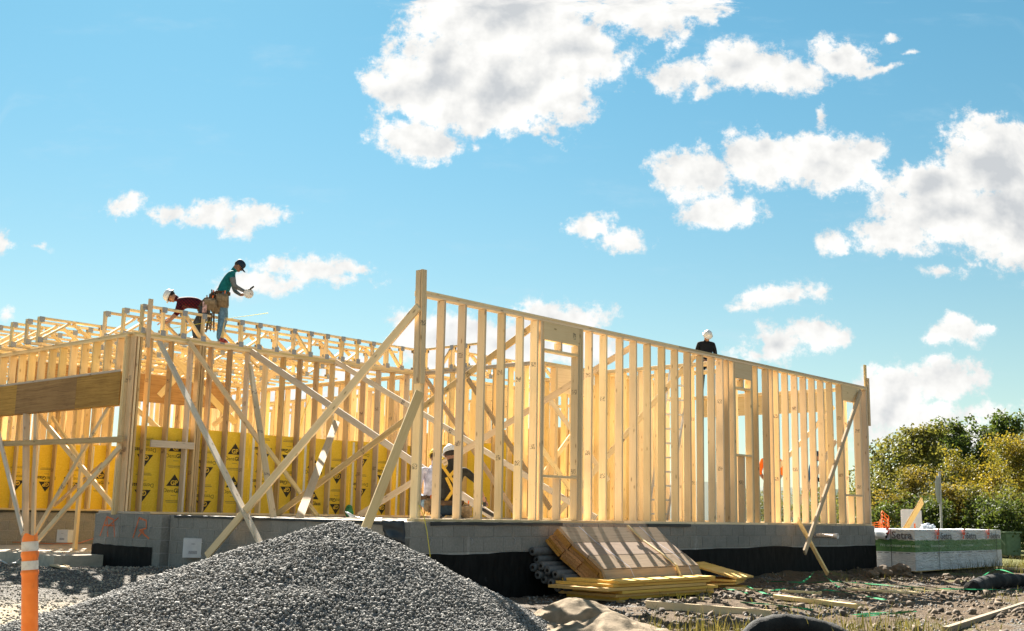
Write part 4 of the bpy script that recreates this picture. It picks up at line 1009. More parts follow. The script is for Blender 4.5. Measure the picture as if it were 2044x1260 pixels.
    curve('yellow_cord', 'yellow cord looped inside the left wall, left of the near pole', [onb(620, 790, .1), onb(605, 830, .1), onb(600, 850, .12)], .007, cord)
    oc = plain('orange_cord', (.62, .14, .04), .6)
    curve('extension_cord', 'orange cord lying along the porch slab and over the pier', [atD(0, 1082, 23.5), atD(60, 1083, 23), atD(110, 1086, 22.5), atD(160, 1084, 22), atD(196, 1072, 20), atD(222, 1045, 19.2), atD(246, 1026, 19.2)], .008, oc)
    pc = plain('pale_cord', (.6, .58, .55), .6)
    curve('pale_hose', 'pale hose curling on the gravel behind the orange marker', [onZ(0, 1118, .2), onZ(15, 1126, .2), onZ(30, 1124, .21), onZ(42, 1114, .21)], .012, pc)
    curve('grounding_wire', 'pale bent wire rising from behind the white carton', [atD(400, 1078, 18.2), atD(396, 1062, 18.25), atD(392, 1050, 18.3), atD(389, 1040, 18.3)], .012, pc)
    GB = plain('snack_bag', (.04, .22, .07), .35, .6, 9)
    bm = bmesh.new(); bmesh.ops.create_icosphere(bm, subdivisions=3, radius=.12)
    for v in bm.verts: v.co.x *= .7; v.co.y *= .45; v.co.z *= 1.1+.0; v.co *= 1+.25*mnoise.noise(v.co*12)
    o = bm_obj('green_bag', bm, GB, None, True); pp = onb(697, 1020, -.25); pp.z = FZ+.1; o.location = pp; tag(o, 'small green bag at the foot of the yellow boards', 'bag')
    tm = plain('tape_measure', (.02, .02, .02), .4); 
    t = thing('tape_measure', 'black and red tape measure on the wall top beside the red sneakers', 'tape measure', B(2.17, -.02, FZ+WH), BROT)
    bm = bmesh.new(); bm_box(bm, (0, 0, .04), (.11, .06, .08)); bmesh.ops.bevel(bm, geom=bm.edges[:], offset=.018, segments=2, affect='EDGES'); bm_obj('case', bm, tm, t, True)
    bm = bmesh.new(); bm_box(bm, (0, -.0315, .045), (.05, .004, .045)); bm_obj('badge', bm, plain('red_badge', (.5, .02, .02), .4), t)
small_things()
# form boards, loose timbers on the ground
def loose(label, p0, p1, w, t, mat, flat=True, name='loose_board'):
    return stick(name, label, 'board', p0, p1, w, t, UP if not flat else (Vector(p1)-Vector(p0)).cross(UP), mat)
def gz(px, py):
    z = 0.0
    for _ in range(6): q = onZ(px, py, z); z = float(gh(q.x, q.y))
    return onZ(px, py, z)
def lift(p, h): return p+UP*h
loose('grey form board standing on edge left of the pier foot', lift(gz(150, 1118), .07), lift(gz(213, 1128), .07), .2, .038, PINE_W, False)
loose('form board standing on edge between the pier and the gravel pile', lift(gz(285, 1126), .08), lift(gz(400, 1124), .06), .16, .038, PINE_A, False)
loose('short stake braced against the form board left of the pier', lift(gz(162, 1134), .0), lift(gz(196, 1118), .12), .06, .03, PINE_A)
loose('brown board propped on edge behind the orange marker', lift(gz(3, 1112), .04), lift(gz(42, 1094), .16), .12, .03, PINE_D, False)
loose('split pale board lying on the gravel left of the form board', lift(gz(105, 1132), .03), lift(gz(143, 1140), .03), .10, .03, PINE_B)
loose('thin dark lath lying on the gravel near the marker', lift(gz(82, 1110), .03), lift(gz(140, 1138), .04), .03, .02, PINE_D)
loose('long thin board on the dirt in front of the far foundation', lift(gz(1450, 1178), .03), lift(gz(1640, 1188), .03), .06, .038, PINE_A)
loose('second thin board lying beyond it toward the timber pack', lift(gz(1690, 1179), .03), lift(gz(1835, 1188), .025), .06, .038, PINE_A)
loose('thickest loose timber lying on the dirt right of the middle', lift(gz(1548, 1197), .04), lift(gz(1720, 1218), .04), .085, .06, PINE_A)
loose('board edge half buried in grass behind the black sock', lift(gz(1290, 1212), .03), lift(gz(1540, 1232), .03), .10, .03, PINE_A, False)
loose('small timber lying at the right border behind the dirt', lift(gz(2010, 1139), .05), lift(gz(2060, 1143), .05), .1, .05, PINE_B)
def kerb():
    t = thing('kerb_board', 'pale concrete kerb edge running out at lower right', 'kerb', (0, 0, 0))
    q = [gz(1888, 1262), gz(1955, 1240), gz(2060, 1205)]
    for p0, p1 in zip(q[:-1], q[1:]): lum(t, 'kerb_stone', lift(p0, -.03), lift(p1, -.03), .17, .07, UP, concrete('kerb_concrete', (.30, .24, .17)))
kerb()
# green strapping left on the ground
GSTR = plain('green_strap', (.018, .19, .075), .7, .2, 10, .03)
def ribbon(label, pts, w=.012):
    n = 24; P = [Vector(p) for p in pts]; out = []
    for i in range(n+1):
        u = i/n*(len(P)-1); k = min(int(u), len(P)-2); f = u-k; p0, p1, p2, p3 = P[max(k-1, 0)], P[k], P[k+1], P[min(k+2, len(P)-1)]
        out.append(.5*((2*p1)+(p2-p0)*f+(2*p0-5*p1+4*p2-p3)*f*f+(3*p1-p0-3*p2+p3)*f*f*f))
    vs = []; fs = []
    for i, p in enumerate(out):
        d = (out[min(i+1, n)]-out[max(i-1, 0)]); s = Vector((-d.y, d.x, 0)); s = s.normalized()*w if s.length > 1e-6 else Vector((w, 0, 0)); tl = UP*(w*.7*math.sin(i*.5+len(label)))
        vs += [p-s-tl, p+s+tl]
    for i in range(n): a = 2*i; fs.append((a, a+1, a+3, a+2))
    o = obj('plastic_strap', mesh_from('strap', vs, fs, [GSTR])); m = o.modifiers.new('s', 'SOLIDIFY'); m.thickness = .002; tag(o, label, 'strap', 'green plastic straps left on the ground')
Gp = lambda px, py, h=.065: lift(gz(px, py), h)
ribbon('green strap rising in a straight tilt toward the far foundation', [Gp(1540, 1188), Gp(1580, 1180, .06), Gp(1612, 1172, .14), Gp(1625, 1168, .22)])
ribbon('green strap bent down beside the foot of the short brace', [lift(gz(1645, 1168), .16), Gp(1660, 1172, .1), Gp(1672, 1177, .05), Gp(1685, 1180)])
ribbon('longest green strap running right toward the black sock', [Gp(1660, 1166, .05), Gp(1740, 1172, .05), Gp(1820, 1180), Gp(1900, 1184), Gp(2040, 1186)])
ribbon('green strap curving over the middle of the dirt', [Gp(1620, 1194), Gp(1650, 1189, .08), Gp(1700, 1194), Gp(1770, 1208)])
ribbon('green strap lying left of the thick loose timber', [Gp(1445, 1185), Gp(1470, 1188, .07), Gp(1492, 1194)])
ribbon('green strap steeply lying beside the left end of the thin board', [Gp(1490, 1180, .08), Gp(1515, 1190), Gp(1540, 1198)])
ribbon('green strap lying nearest behind the arched black sock', [Gp(1478, 1213), Gp(1540, 1218), Gp(1625, 1229)])
ribbon('green strap bundle lying at the lower right middle', [Gp(1700, 1240), Gp(1760, 1234, .06), Gp(1830, 1232), Gp(1770, 1238), Gp(1710, 1243)])
ribbon('green strap arching over the right-hand black sock', [Gp(1952, 1166, .06), Gp(1975, 1156, .14), Gp(2000, 1153, .16), Gp(2044, 1162, .08)])
ribbon('green strap curling up from the yellow edged boards', [Gp(1340, 1187, .03), Gp(1360, 1193, .05), Gp(1385, 1184, .1), Gp(1408, 1170, .2)])
ribbon('green strap lying far back along the foot of the foundation', [Gp(1530, 1168), Gp(1600, 1170), Gp(1680, 1169)])
SOCK, k = new_mat('black_sock', .85, .2); tc = k.n('ShaderNodeTexCoord'); f = k.noise(tc.outputs['Object'], 60, 4, .7); g_ = k.noise(tc.outputs['Object'], 4, 4)
k.l(k.mix(k.mr(g_, .4, .7), (.014, .014, .014), (.05, .047, .042)), k.bsdf.inputs['Base Color']); bump(k, k.m('ADD', f, k.m('MULTIPLY', g_, 2.0)), .6, .02)
def sock(label, pts, r):
    bm = bmesh.new(); n = 40; P = [Vector(p) for p in pts]; out = []
    for i in range(n+1):
        u = i/n*(len(P)-1); k_ = min(int(u), len(P)-2); f_ = u-k_; p0, p1, p2, p3 = P[max(k_-1, 0)], P[k_], P[k_+1], P[min(k_+2, len(P)-1)]
        out.append(.5*((2*p1)+(p2-p0)*f_+(2*p0-5*p1+4*p2-p3)*f_*f_+(3*p1-p0-3*p2+p3)*f_*f_*f_))
    tube_bm(bm, out, [r*(1+.10*mnoise.noise(p*6)) for p in out], 18)
    for v in bm.verts: v.co += Vector((0, 0, 1))*(.012*mnoise.noise(v.co*14))
    o = bm_obj('filter_sock', bm, SOCK, None, True); tag(o, label, 'filter sock')
sock('arched black mesh filter sock lying in the grass at the lower edge', [atD(1478, 1300, 10.4), atD(1510, 1262, 10.5), atD(1560, 1247, 10.6), atD(1610, 1253, 10.6), atD(1662, 1266, 10.55), atD(1710, 1300, 10.4)], .095)
sock('black filter sock lying in weeds at the right border', [Gp(1940, 1182, .05), Gp(1985, 1175, .12), Gp(2045, 1172, .1), Gp(2120, 1172, .1)], .13)

# ------------------------------------------------------------------ gravel pile, sand, stones, clods, grass
def ico():
    p = (1+5**.5)/2; v = np.array([(-1, p, 0), (1, p, 0), (-1, -p, 0), (1, -p, 0), (0, -1, p), (0, 1, p), (0, -1, -p), (0, 1, -p), (p, 0, -1), (p, 0, 1), (-p, 0, -1), (-p, 0, 1)], float)
    f = np.array([(0, 11, 5), (0, 5, 1), (0, 1, 7), (0, 7, 10), (0, 10, 11), (1, 5, 9), (5, 11, 4), (11, 10, 2), (10, 7, 6), (7, 1, 8), (3, 9, 4), (3, 4, 2), (3, 2, 6), (3, 6, 8), (3, 8, 9), (4, 9, 5), (2, 4, 11), (6, 2, 10), (8, 6, 7), (9, 8, 1)])
    return v/np.linalg.norm(v[0]), f
def rotmats(n):
    q = RNG.normal(size=(n, 4)); q /= np.linalg.norm(q, axis=1)[:, None]; w, x, y, z = q.T
    return np.stack([np.stack([1-2*(y*y+z*z), 2*(x*y-z*w), 2*(x*z+y*w)], -1), np.stack([2*(x*y+z*w), 1-2*(x*x+z*z), 2*(y*z-x*w)], -1), np.stack([2*(x*z-y*w), 2*(y*z+x*w), 1-2*(x*x+y*y)], -1)], 1)
def stones(name, P, R, mat, jag=.28):
    v, f = ico(); n = len(P)
    s = R[:, None]*RNG.uniform(.6, 1.35, (n, 3)); J = 1+RNG.uniform(-jag, jag, (n, 12, 1))
    V = v[None]*J*s[:, None, :]; V = np.einsum('nij,nkj->nki', rotmats(n), V)+P[:, None, :]
    Fc = (f[None]+(np.arange(n)*12)[:, None, None]).reshape(-1, 3)
    return np_mesh(name, V.reshape(-1, 3), Fc, mat)
PCX, PCY = -1.57, 11.0
def pile_h(x, y):
    dx = x-PCX; dy = y-PCY
    rx = np.where(dx > 0, 2.18, 3.15); ry = np.where(dy > 0, 2.0, 2.6)
    rho = np.sqrt((dx/rx)**2+(dy/ry)**2+.004)
    rho = rho*(1+.10*(vnoise(x, y, 1.1, 5)-.5))
    prof = 1.09*(1-rho)-.02; prof = np.where(rho > .8, prof+.25*(rho-.8)**2, prof)
    return prof+(.05*(vnoise(x, y, 3.1, 6)-.5)+.07*(vnoise(x, y, 1.2, 7)-.5))*sstep(1.0, .7, rho)
def gravel_pile():
    t = thing('gravel_pile', 'large grey crushed stone pile in the foreground', 'gravel pile', (PCX, PCY, 0))
    xs = np.arange(-5.2, 1.2, .07); ys = np.arange(7.6, 13.6, .07); X, Y = np.meshgrid(xs, ys); Z = np.maximum(pile_h(X, Y), gh(X, Y)-.03)
    V = np.stack([X.ravel()-PCX, Y.ravel()-PCY, Z.ravel()-.012], 1); nx = len(xs); i = (np.arange(len(ys)-1)[:, None]*nx+np.arange(nx-1)[None]).ravel()
    m = plain('stone_dust', (.16, .16, .16), .95, .3, 40)
    obj('mound', np_mesh('mound', V, np.stack([i, i+1, i+nx+1, i+nx], 1), m, True), t)
    n = 78000; x = RNG.uniform(-5.2, 1.0, n); y = RNG.uniform(8.6, 12.4, n); h = pile_h(x, y); g0 = gh(x, y)
    ok = h > g0-.01+RNG.uniform(-.03, .03, n); x, y, h = x[ok], y[ok], np.maximum(h[ok], g0[ok]); n = len(x)
    r = RNG.uniform(.0075, .0135, n)*RNG.choice([.5, .8, 1, 1, 1.45], n)
    P = np.stack([x-PCX, y-PCY, h+RNG.uniform(-.006, .012, n)], 1)
    o = obj('stones', stones('stones', P, r, STONE), t); o['kind'] = 'stuff'
gravel_pile()
def ground_stones():
    n = 16000; x = RNG.uniform(-9.5, -1.5, n); y = RNG.uniform(10, 19.5, n); keep = RNG.random(n) < np.clip(1.2-.05*(y-10), .2, 1); x, y = x[keep], y[keep]; n = len(x)
    P = np.stack([x, y, gh(x, y)+.002], 1); o = obj('loose_gravel', stones('loose_gravel', P, RNG.uniform(.007, .018, n), STONE_T)); tag(o, 'loose tan and grey gravel spread over the ground at left', 'gravel', kind='stuff')
    n = 5200; x = RNG.uniform(.3, 9.5, n); y = RNG.uniform(10.2, 22, n); a = np.array([toB(Vector((u, v, 0)))[1] for u, v in zip(x, y)]); keep = a < BW1-.15; x, y = x[keep], y[keep]; n = len(x)
    dens = vnoise(x, y, 1.1, 8)+.25*vnoise(x, y, 4, 9); keep = dens > .55; x, y = x[keep], y[keep]; n = len(x)
    P = np.stack([x, y, gh(x, y)+.004], 1); o = obj('scattered_gravel', stones('scattered_gravel', P, RNG.uniform(.008, .022, n), STONE)); tag(o, 'grey gravel scattered over the dirt at right', 'gravel', kind='stuff')
    n = 5200; x = RNG.uniform(.8, 12, n); y = RNG.uniform(10.2, 25, n); a = np.array([toB(Vector((u, v, 0)))[1] for u, v in zip(x, y)]); keep = (a < BW1-.2) & (vnoise(x, y, .9, 12) > .42); x, y = x[keep], y[keep]; n = len(x)
    P = np.stack([x, y, gh(x, y)+.004], 1); o = obj('dirt_clods', stones('dirt_clods', P, RNG.uniform(.012, .05, n)*RNG.choice([.6, .8, 1.2], n), CLOD, .4)); tag(o, 'brown clods and crumbs of churned earth at right', 'dirt', kind='stuff')
ground_stones()
def clod(label, px, py, r):
    p = gz(px, py); bm = bmesh.new(); bmesh.ops.create_icosphere(bm, subdivisions=3, radius=r)
    for v in bm.verts: v.co *= 1+.55*mnoise.noise(v.co*(3.2/r*.35)+p)+.25*mnoise.noise(v.co*(9/r*.35)+p); v.co.z = v.co.z*.75
    o = bm_obj('earth_lump', bm, CLOD, None, False); o.location = p+UP*r*.45; tag(o, label, 'earth lump', 'earth lumps in front of the timber pack')
clod('largest pointed earth lump in front of the timber pack corner', 1795, 1150, .20); clod('rough earth lump left of the pointed one', 1762, 1153, .19); clod('small earth lump at the left foot of the timber pack', 1742, 1153, .12); clod('low earth lump just right of the pointed one', 1812, 1153, .09); clod('lone earth lump in the dirt right of the pack corner', 1893, 1160, .12)
def sand_heap():
    xs = np.arange(-.4, 2.3, .022); ys = np.arange(9.8, 13.4, .022); X, Y = np.meshgrid(xs, ys)
    d1 = np.sqrt(((X-.72)/.62)**2+((Y-12.1)/.75)**2); h1 = .31*np.clip(1-d1, 0, 1)**.75
    d2 = np.sqrt(((X-.95)/.95)**2+((Y-10.9)/.85)**2); h2 = .22*np.clip(1-d2, 0, 1)**.9
    d3 = np.sqrt(((X-.15)/.38)**2+((Y-12.2)/.4)**2); h3 = .18*np.clip(1-d3, 0, 1)**.6
    n = vnoise(X, Y, 3.0, 21); rg = np.abs(vnoise(X+.25*vnoise(X, Y, 4, 3), Y*.5, 9.0, 22)-.5)
    H = np.maximum(np.maximum(h1, h2), h3)
    H = H*(.8+.45*n) + np.where(H > .02, .05*(vnoise(X, Y, 8, 23)-.5)-.07*rg*(H > .06), 0)
    # undercut lip facing the camera
    lip = sstep(11.78, 11.86, Y-.10*np.sin(X*6)-.06*np.sin(X*17)); H = np.where((np.maximum(h1, h3) > h2*.9), H*(.30+.70*lip), H)
    Z = np.where(H > .012, gh(X, Y)*.3+H, gh(X, Y)-.05)
    V = np.stack([X.ravel()-.8, Y.ravel()-11.4, Z.ravel()], 1); nx = len(xs); i = (np.arange(len(ys)-1)[:, None]*nx+np.arange(nx-1)[None]).ravel()
    o = obj('sand_heap', np_mesh('sand_heap', V, np.stack([i, i+1, i+nx+1, i+nx], 1), SAND, True)); o.location = (.8, 11.4, 0); tag(o, 'tan heap of damp sand with a crumbled lip, right of the gravel pile', 'sand heap')
sand_heap()
def grass(name, label, n, region, hh=(.05, .16)):
    x = RNG.uniform(region[0], region[1], n*3); y = RNG.uniform(region[2], region[3], n*3); a = (x-K.x)*UL.x+(y-K.y)*UL.y
    keep = (vnoise(x, y, .8, 31)+.35*vnoise(x, y, 3.0, 32) > region[4]) & (a < BW1-.4); x, y = x[keep][:n], y[keep][:n]; n = len(x)
    h = RNG.uniform(*hh, n)*RNG.choice([.6, 1, 1, 1.4], n); th = RNG.uniform(0, 2*np.pi, n); w = RNG.uniform(.003, .006, n); le = RNG.uniform(.1, .7, n)*h; ph = RNG.uniform(0, 2*np.pi, n)
    z = gh(x, y)-.01; dx, dy = np.cos(th)*w, np.sin(th)*w; lx, ly = np.cos(ph)*le, np.sin(ph)*le
    P = np.stack([np.stack([x-dx, y-dy, z], 1), np.stack([x+dx, y+dy, z], 1), np.stack([x+dx*.7+lx*.35, y+dy*.7+ly*.35, z+h*.6], 1), np.stack([x-dx*.7+lx*.35, y-dy*.7+ly*.35, z+h*.6], 1), np.stack([x+lx, y+ly, z+h], 1)], 1).reshape(-1, 3)
    b = np.arange(n)*5; Fc = np.concatenate([np.stack([b, b+1, b+2], 1), np.stack([b, b+2, b+3], 1), np.stack([b+3, b+2, b+4], 1)])
    o = obj(name, np_mesh(name, P, Fc, GRASSM)); tag(o, label, 'grass', kind='stuff')
grass('weeds', 'thin weeds growing through the dirt at lower right', 3600, (1.6, 12, 9.9, 24, .86), (.04, .13))
grass('grass', 'taller pale grass around the black filter socks', 1100, (1.3, 4.2, 10.0, 12.0, .76), (.08, .24))
grass('field_grass', 'dry grass strip behind the timber pack', 9000, (6, 22, 26, 38, .3), (.1, .3))

# ------------------------------------------------------------------ trees
def tree(name, label, cat, px, top, d, hw, leaf, n, leafsize, kind, base_y=1062, group=None):
    base = atD(px, base_y, d); base.z = -.1; H = atD(px, top, d).z+.1; R = hw*d/F_PX; rnd = random.Random(int(px*7+top)); rg = np.random.default_rng(int(px*3+top))
    t = thing(name, label, cat, base, rnd.uniform(0, 6), group)
    bm = bmesh.new(); ends = []
    tube_bm(bm, [(0, 0, 0), (rnd.uniform(-.1, .1), rnd.uniform(-.1, .1), H*.35), (rnd.uniform(-.2, .2), rnd.uniform(-.2, .2), H*.85)], [.035*H**.8*.45, .03*H**.8*.35, .008], 7)
    nl = 16 if kind == 'tree' else 14
    for k in range(nl):
        z0 = H*(rnd.uniform(.22, .7) if kind == 'tree' else rnd.uniform(.02, .45)); a = k*2.4+rnd.uniform(-.5, .5)
        if kind == 'tree': z1 = H*rnd.uniform(.42, .97); prof = math.sin(math.pi*min(1, max(.06, (z1/H-.25)/.75))**.8)**.6
        else: z1 = H*rnd.uniform(.15, .96); prof = (1-(z1/H)**3)**.5
        r = R*prof*rnd.uniform(.45, 1.0)
        e = Vector((math.cos(a)*r, math.sin(a)*r, max(z1, z0+.1))); m = Vector((e.x*.45, e.y*.45, z0+(e.z-z0)*.6))
        tube_bm(bm, [(0, 0, z0), m, e], [.016*H**.7*.5, .011*H**.7*.4, .004], 5); ends += [e, e, m*.3+e*.7]
    bm_obj('trunk', bm, BARK, t)
    ends = np.array([list(e) for e in ends]); sub = []
    for e in ends:
        for _ in range(5 if kind == 'tree' else 7): sub.append(e+rg.normal(0, R*.22, 3)*np.array([1, 1, .9]))
    sub = np.array(sub); sub[:, 2] = np.clip(sub[:, 2], .15*H if kind == 'tree' else .05, H)
    c = sub[rg.integers(0, len(sub), n)]; P = c+rg.normal(0, R*(.085 if kind == 'tree' else .11), (n, 3))
    P = P[P[:, 2] > .05]; n = len(P)
    nrm = rg.normal(size=(n, 3))+np.array([0, 0, .5]); nrm /= np.linalg.norm(nrm, axis=1)[:, None]
    u = np.cross(nrm, rg.normal(size=(n, 3))); u /= np.linalg.norm(u, axis=1)[:, None]; v = np.cross(nrm, u)
    s = (leafsize*rg.uniform(.6, 1.3, n))[:, None]
    Q = np.stack([P-u*s*.5, P+v*s*.28, P+u*s*.5, P-v*s*.28], 1).reshape(-1, 3); b = np.arange(n)*4
    obj('crown', np_mesh('crown', Q, np.stack([b, b+1, b+2, b+3], 1), leaf), t)
    return t
GT = 'trees along the right edge of the site'; GS = 'autumn shrubs in front of the trees'
tree('leafy_tree', 'thin olive tree nearest the far end of the wall', 'tree', 1782, 872, 52, 62, LEAF_O, 5200, .17, 'tree', group=GT)
tree('leafy_tree', 'thin pale olive tree with sky showing through, second from the wall', 'tree', 1848, 856, 53, 66, LEAF_O, 6000, .17, 'tree', group=GT)
tree('leafy_tree', 'tall dark green tree behind the road sign', 'tree', 1922, 838, 58, 68, LEAF_G, 8500, .19, 'tree', group=GT)
tree('leafy_tree', 'tall dark green tree nearest the right border', 'tree', 2012, 832, 58, 60, LEAF_G, 8500, .19, 'tree', group=GT)
tree('leafy_tree', 'olive tree beyond the right border, only its edge in view', 'tree', 2085, 850, 60, 60, LEAF_O, 5000, .2, 'tree', group=GT)
for (px, top, d, hw, lf, lb, n) in [
    (1760, 955, 45, 52, LEAF_O, 'olive shrub just beside the far wall end', 5200), (1826, 938, 46, 58, LEAF_R, 'russet yellow shrub behind the white board', 6500),
    (1888, 930, 50, 56, LEAF_O, 'olive shrub directly behind the road sign', 6000), (1938, 902, 49, 58, LEAF_Y, 'yellow shrub right of the road sign, half way up', 6500),
    (1985, 928, 44, 62, LEAF_Y, 'brightest yellow shrub, wide, above the far end of the pack', 7500), (2032, 880, 50, 70, LEAF_Y, 'tallest yellow shrub at the right border', 7500),
    (1905, 975, 43, 56, LEAF_R, 'low russet shrub behind the orange netting', 6000), (1795, 985, 43, 50, LEAF_R, 'low russet shrub left of the white board', 5500),
    (2050, 960, 42, 60, LEAF_O, 'dark low shrub at the right border above the green box', 6000), (1955, 1000, 42, 60, LEAF_G, 'low dark green shrub behind the right end of the pack', 6000),
    (1860, 1000, 42, 56, LEAF_G, 'low dark green shrub at the foot of the road sign', 5000), (1715, 965, 48, 46, LEAF_O, 'olive shrub seen through the last window opening', 4500), (1655, 975, 60, 50, LEAF_O, 'distant shrub seen between the last studs', 3500), (1590, 985, 62, 55, LEAF_O, 'distant shrub seen beyond the orange shirt', 3500), (1505, 985, 64, 60, LEAF_O, 'distant shrub seen left of the orange shirt', 3500),
    (2010, 1010, 41, 60, LEAF_G, 'low dark shrub in the lower right of the thicket', 5000), (1765, 1010, 41, 46, LEAF_G, 'low dark shrub beside the foundation end', 4500)]:
    tree('autumn_shrub', lb, 'shrub', px, top, d, hw, lf, int(n*1.35), .105, 'shrub', group=GS)

# ------------------------------------------------------------------ people
SKIN = plain('skin', (.36, .19, .12), .55, .12, 20, .4); SKIN_D = plain('skin_dark', (.23, .115, .07), .55, .12, 20, .4); HAIR = plain('dark_hair', (.02, .015, .012), .6, .3, 60)
def cloth(name, c, var=.25, sc=14): return plain(name, c, .85, var, sc, .15, 0, .35)
SHOE = plain('shoe_leather', (.05, .04, .035), .6); EYE = plain('eye', (.02, .015, .01), .3)
def plaid():
    m, t = new_mat('red_plaid', .85, .15); tc = t.n('ShaderNodeTexCoord'); x, y, z = t.xyz(tc.outputs['Object'])
    a = t.mr(t.m('SINE', t.m('MULTIPLY', t.m('ADD', x, z), 105.0)), -.2, .2); b = t.mr(t.m('SINE', t.m('MULTIPLY', t.m('SUBTRACT', z, x), 105.0)), -.2, .2)
    c = t.mix(a, (.13, .010, .018), (.04, .007, .012)); c = t.mix(t.m('MULTIPLY', b, .6), c, (.015, .008, .012)); t.l(c, t.bsdf.inputs['Base Color']); return m
def person(label, loc, rz, J, mats, s=1.0, hat=None, group=None, extra=None, look=(1, 0, 0)):
    """J: joint -> (x,y,z). One skinned body; materials by limb."""
    t = thing('person', label, 'person', loc, rz, group)
    bones = [('pelvis', 'belly', 'top'), ('belly', 'chest', 'top'), ('chest', 'neck', 'top'), ('neck', 'jaw', 'skin'), ('jaw', 'head', 'skin'), ('head', 'crown', 'skin')]
    for q in 'lr': bones += [('chest', q+'sh', 'top'), (q+'sh', q+'el', 'sleeve'), (q+'el', q+'wr', 'fore'), (q+'wr', q+'ha', 'skin'),
                             ('pelvis', q+'hip', 'legs'), (q+'hip', q+'kn', 'legs'), (q+'kn', q+'an', 'shin'), (q+'an', q+'to', 'shoe')]
    J = {k: Vector(v) for k, v in J.items()}
    up = (J['head']-J['neck']).normalized(); J.setdefault('jaw', J['neck'].lerp(J['head'], .55)); J.setdefault('crown', J['head']+up*.075*s)
    rad = {'pelvis': .145, 'belly': .135, 'chest': .15, 'neck': .058, 'jaw': .072, 'head': .088, 'crown': .07, 'sh': .072, 'el': .048, 'wr': .034, 'ha': .036, 'hip': .10, 'kn': .066, 'an': .045, 'to': .04}
    if 'rad' in J: pass
    names = list(dict.fromkeys([n for b in bones for n in b[:2]])); idx = {n: i for i, n in enumerate(names)}
    def skin(vs, es, rs, root, lv=2):
        me = bpy.data.meshes.new('sk'); me.from_pydata([tuple(v) for v in vs], es, []); o = bpy.data.objects.new('sk', me); COL.objects.link(o)
        md = o.modifiers.new('skin', 'SKIN'); md.use_smooth_shade = True
        if not me.skin_vertices: me.skin_vertices.new()
        for i, r in enumerate(rs): me.skin_vertices[0].data[i].radius = (r if isinstance(r, tuple) else (r, r))
        for i in range(len(vs)): me.skin_vertices[0].data[i].use_root = (i == root)
        sd = o.modifiers.new('sub', 'SUBSURF'); sd.levels = lv; sd.render_levels = lv
        bpy.context.view_layer.update(); r = bpy.data.meshes.new_from_object(o.evaluated_get(bpy.context.evaluated_depsgraph_get()))
        bpy.data.objects.remove(o); return r
    rs = [rad.get(n, rad.get(n[1:], .05))*s for n in names]
    body = skin([J[n] for n in names], [(idx[a], idx[b]) for a, b, _ in bones], rs, idx['pelvis'])
    bm = bmesh.new(); bm.from_mesh(body); slots = ['top', 'sleeve', 'fore', 'skin', 'legs', 'shin', 'shoe', 'hair', 'eye']; ml = [mats.get(k) or (HAIR if k == 'hair' else EYE if k == 'eye' else mats['skin']) for k in slots]
    def seg(p, a, b):
        d = b-a; u = max(0, min(1, (p-a).dot(d)/max(1e-9, d.length_squared))); return (p-(a+d*u)).length
    rr = {n: r for n, r in zip(names, rs)}
    for f in bm.faces:
        c = f.calc_center_median(); best = min(bones, key=lambda b: seg(c, J[b[0]], J[b[1]])/(rr[b[0]]+rr[b[1]])); k = best[2]
        if k == 'top' and best[0] == 'pelvis' and seg(c, J['pelvis'], J['pelvis']) < .11*s: k = 'legs'
        f.material_index = slots.index(k); f.smooth = True
    # fingers, face
    fw = Vector(look).normalized()
    def add_me(me, mi):
        n0 = len(bm.faces); bm.from_mesh(me); bm.faces.ensure_lookup_table()
        for f in bm.faces[n0:]: f.material_index = mi; f.smooth = True
        bpy.data.meshes.remove(me)
    for q in 'lr':
        w, h = J[q+'wr'], J[q+'ha']; d = (h-w).normalized(); sd = d.cross(UP); sd = sd.normalized() if sd.length > .1 else Vector((0, 1, 0)); dn = sd.cross(d)
        vs = []; es = []; r_ = []
        vs.append(h-d*.03*s); r_.append(.022*s)
        for k, (o_, ln) in enumerate(((-.03, .062), (-.01, .072), (.01, .068), (.03, .052))):
            b0 = len(vs); base = h+d*.03*s+sd*o_*s
            vs += [base, base+d*ln*.5*s-UP*.008*s, base+d*ln*.85*s-UP*.03*s]; r_ += [.0105*s, .009*s, .007*s]; es += [(0, b0), (b0, b0+1), (b0+1, b0+2)]
        b0 = len(vs); th = h-d*.012*s-sd*.035*s; vs += [th, th+d*.035*s-sd*.018*s]; r_ += [.011*s, .008*s]; es += [(0, b0), (b0, b0+1)]
        add_me(skin(vs, es, r_, 0, 1), slots.index('skin'))
    hd = J['head']; upv = (J['crown']-J['jaw']).normalized(); fw = (fw-upv*fw.dot(upv)).normalized(); sd = upv.cross(fw)
    def blob(c, sc, mi):
        g_ = bmesh.new(); bmesh.ops.create_icosphere(g_, subdivisions=2, radius=1)
        for v in g_.verts: v.co = c+fw*v.co.x*sc[0]+sd*v.co.y*sc[1]+upv*v.co.z*sc[2]
        me = bpy.data.meshes.new('b'); g_.to_mesh(me); g_.free(); add_me(me, mi)
    k3 = slots.index('skin')
    blob(hd+fw*.088*s-upv*.018*s, (.024*s, .015*s, .026*s), k3)                     # nose
    blob(hd+fw*.052*s-upv*.062*s, (.044*s, .042*s, .04*s), k3)                       # jaw and chin
    blob(hd+fw*.083*s-upv*.055*s, (.012*s, .024*s, .007*s), slots.index('hair') if mats.get('beard') else k3)
    for e in (-1, 1):
        blob(hd+sd*.085*s*e-upv*.01*s, (.018*s, .010*s, .03*s), k3); blob(hd+fw*.076*s+sd*.034*s*e+upv*.012*s, (.010*s, .013*s, .008*s), slots.index('eye'))
    blob(hd-fw*.03*s+upv*.02*s, (.078*s, .085*s, .075*s), slots.index('hair'))
    me = bpy.data.meshes.new('body'); bm.to_mesh(me); bm.free()
    for m in ml: me.materials.append(m)
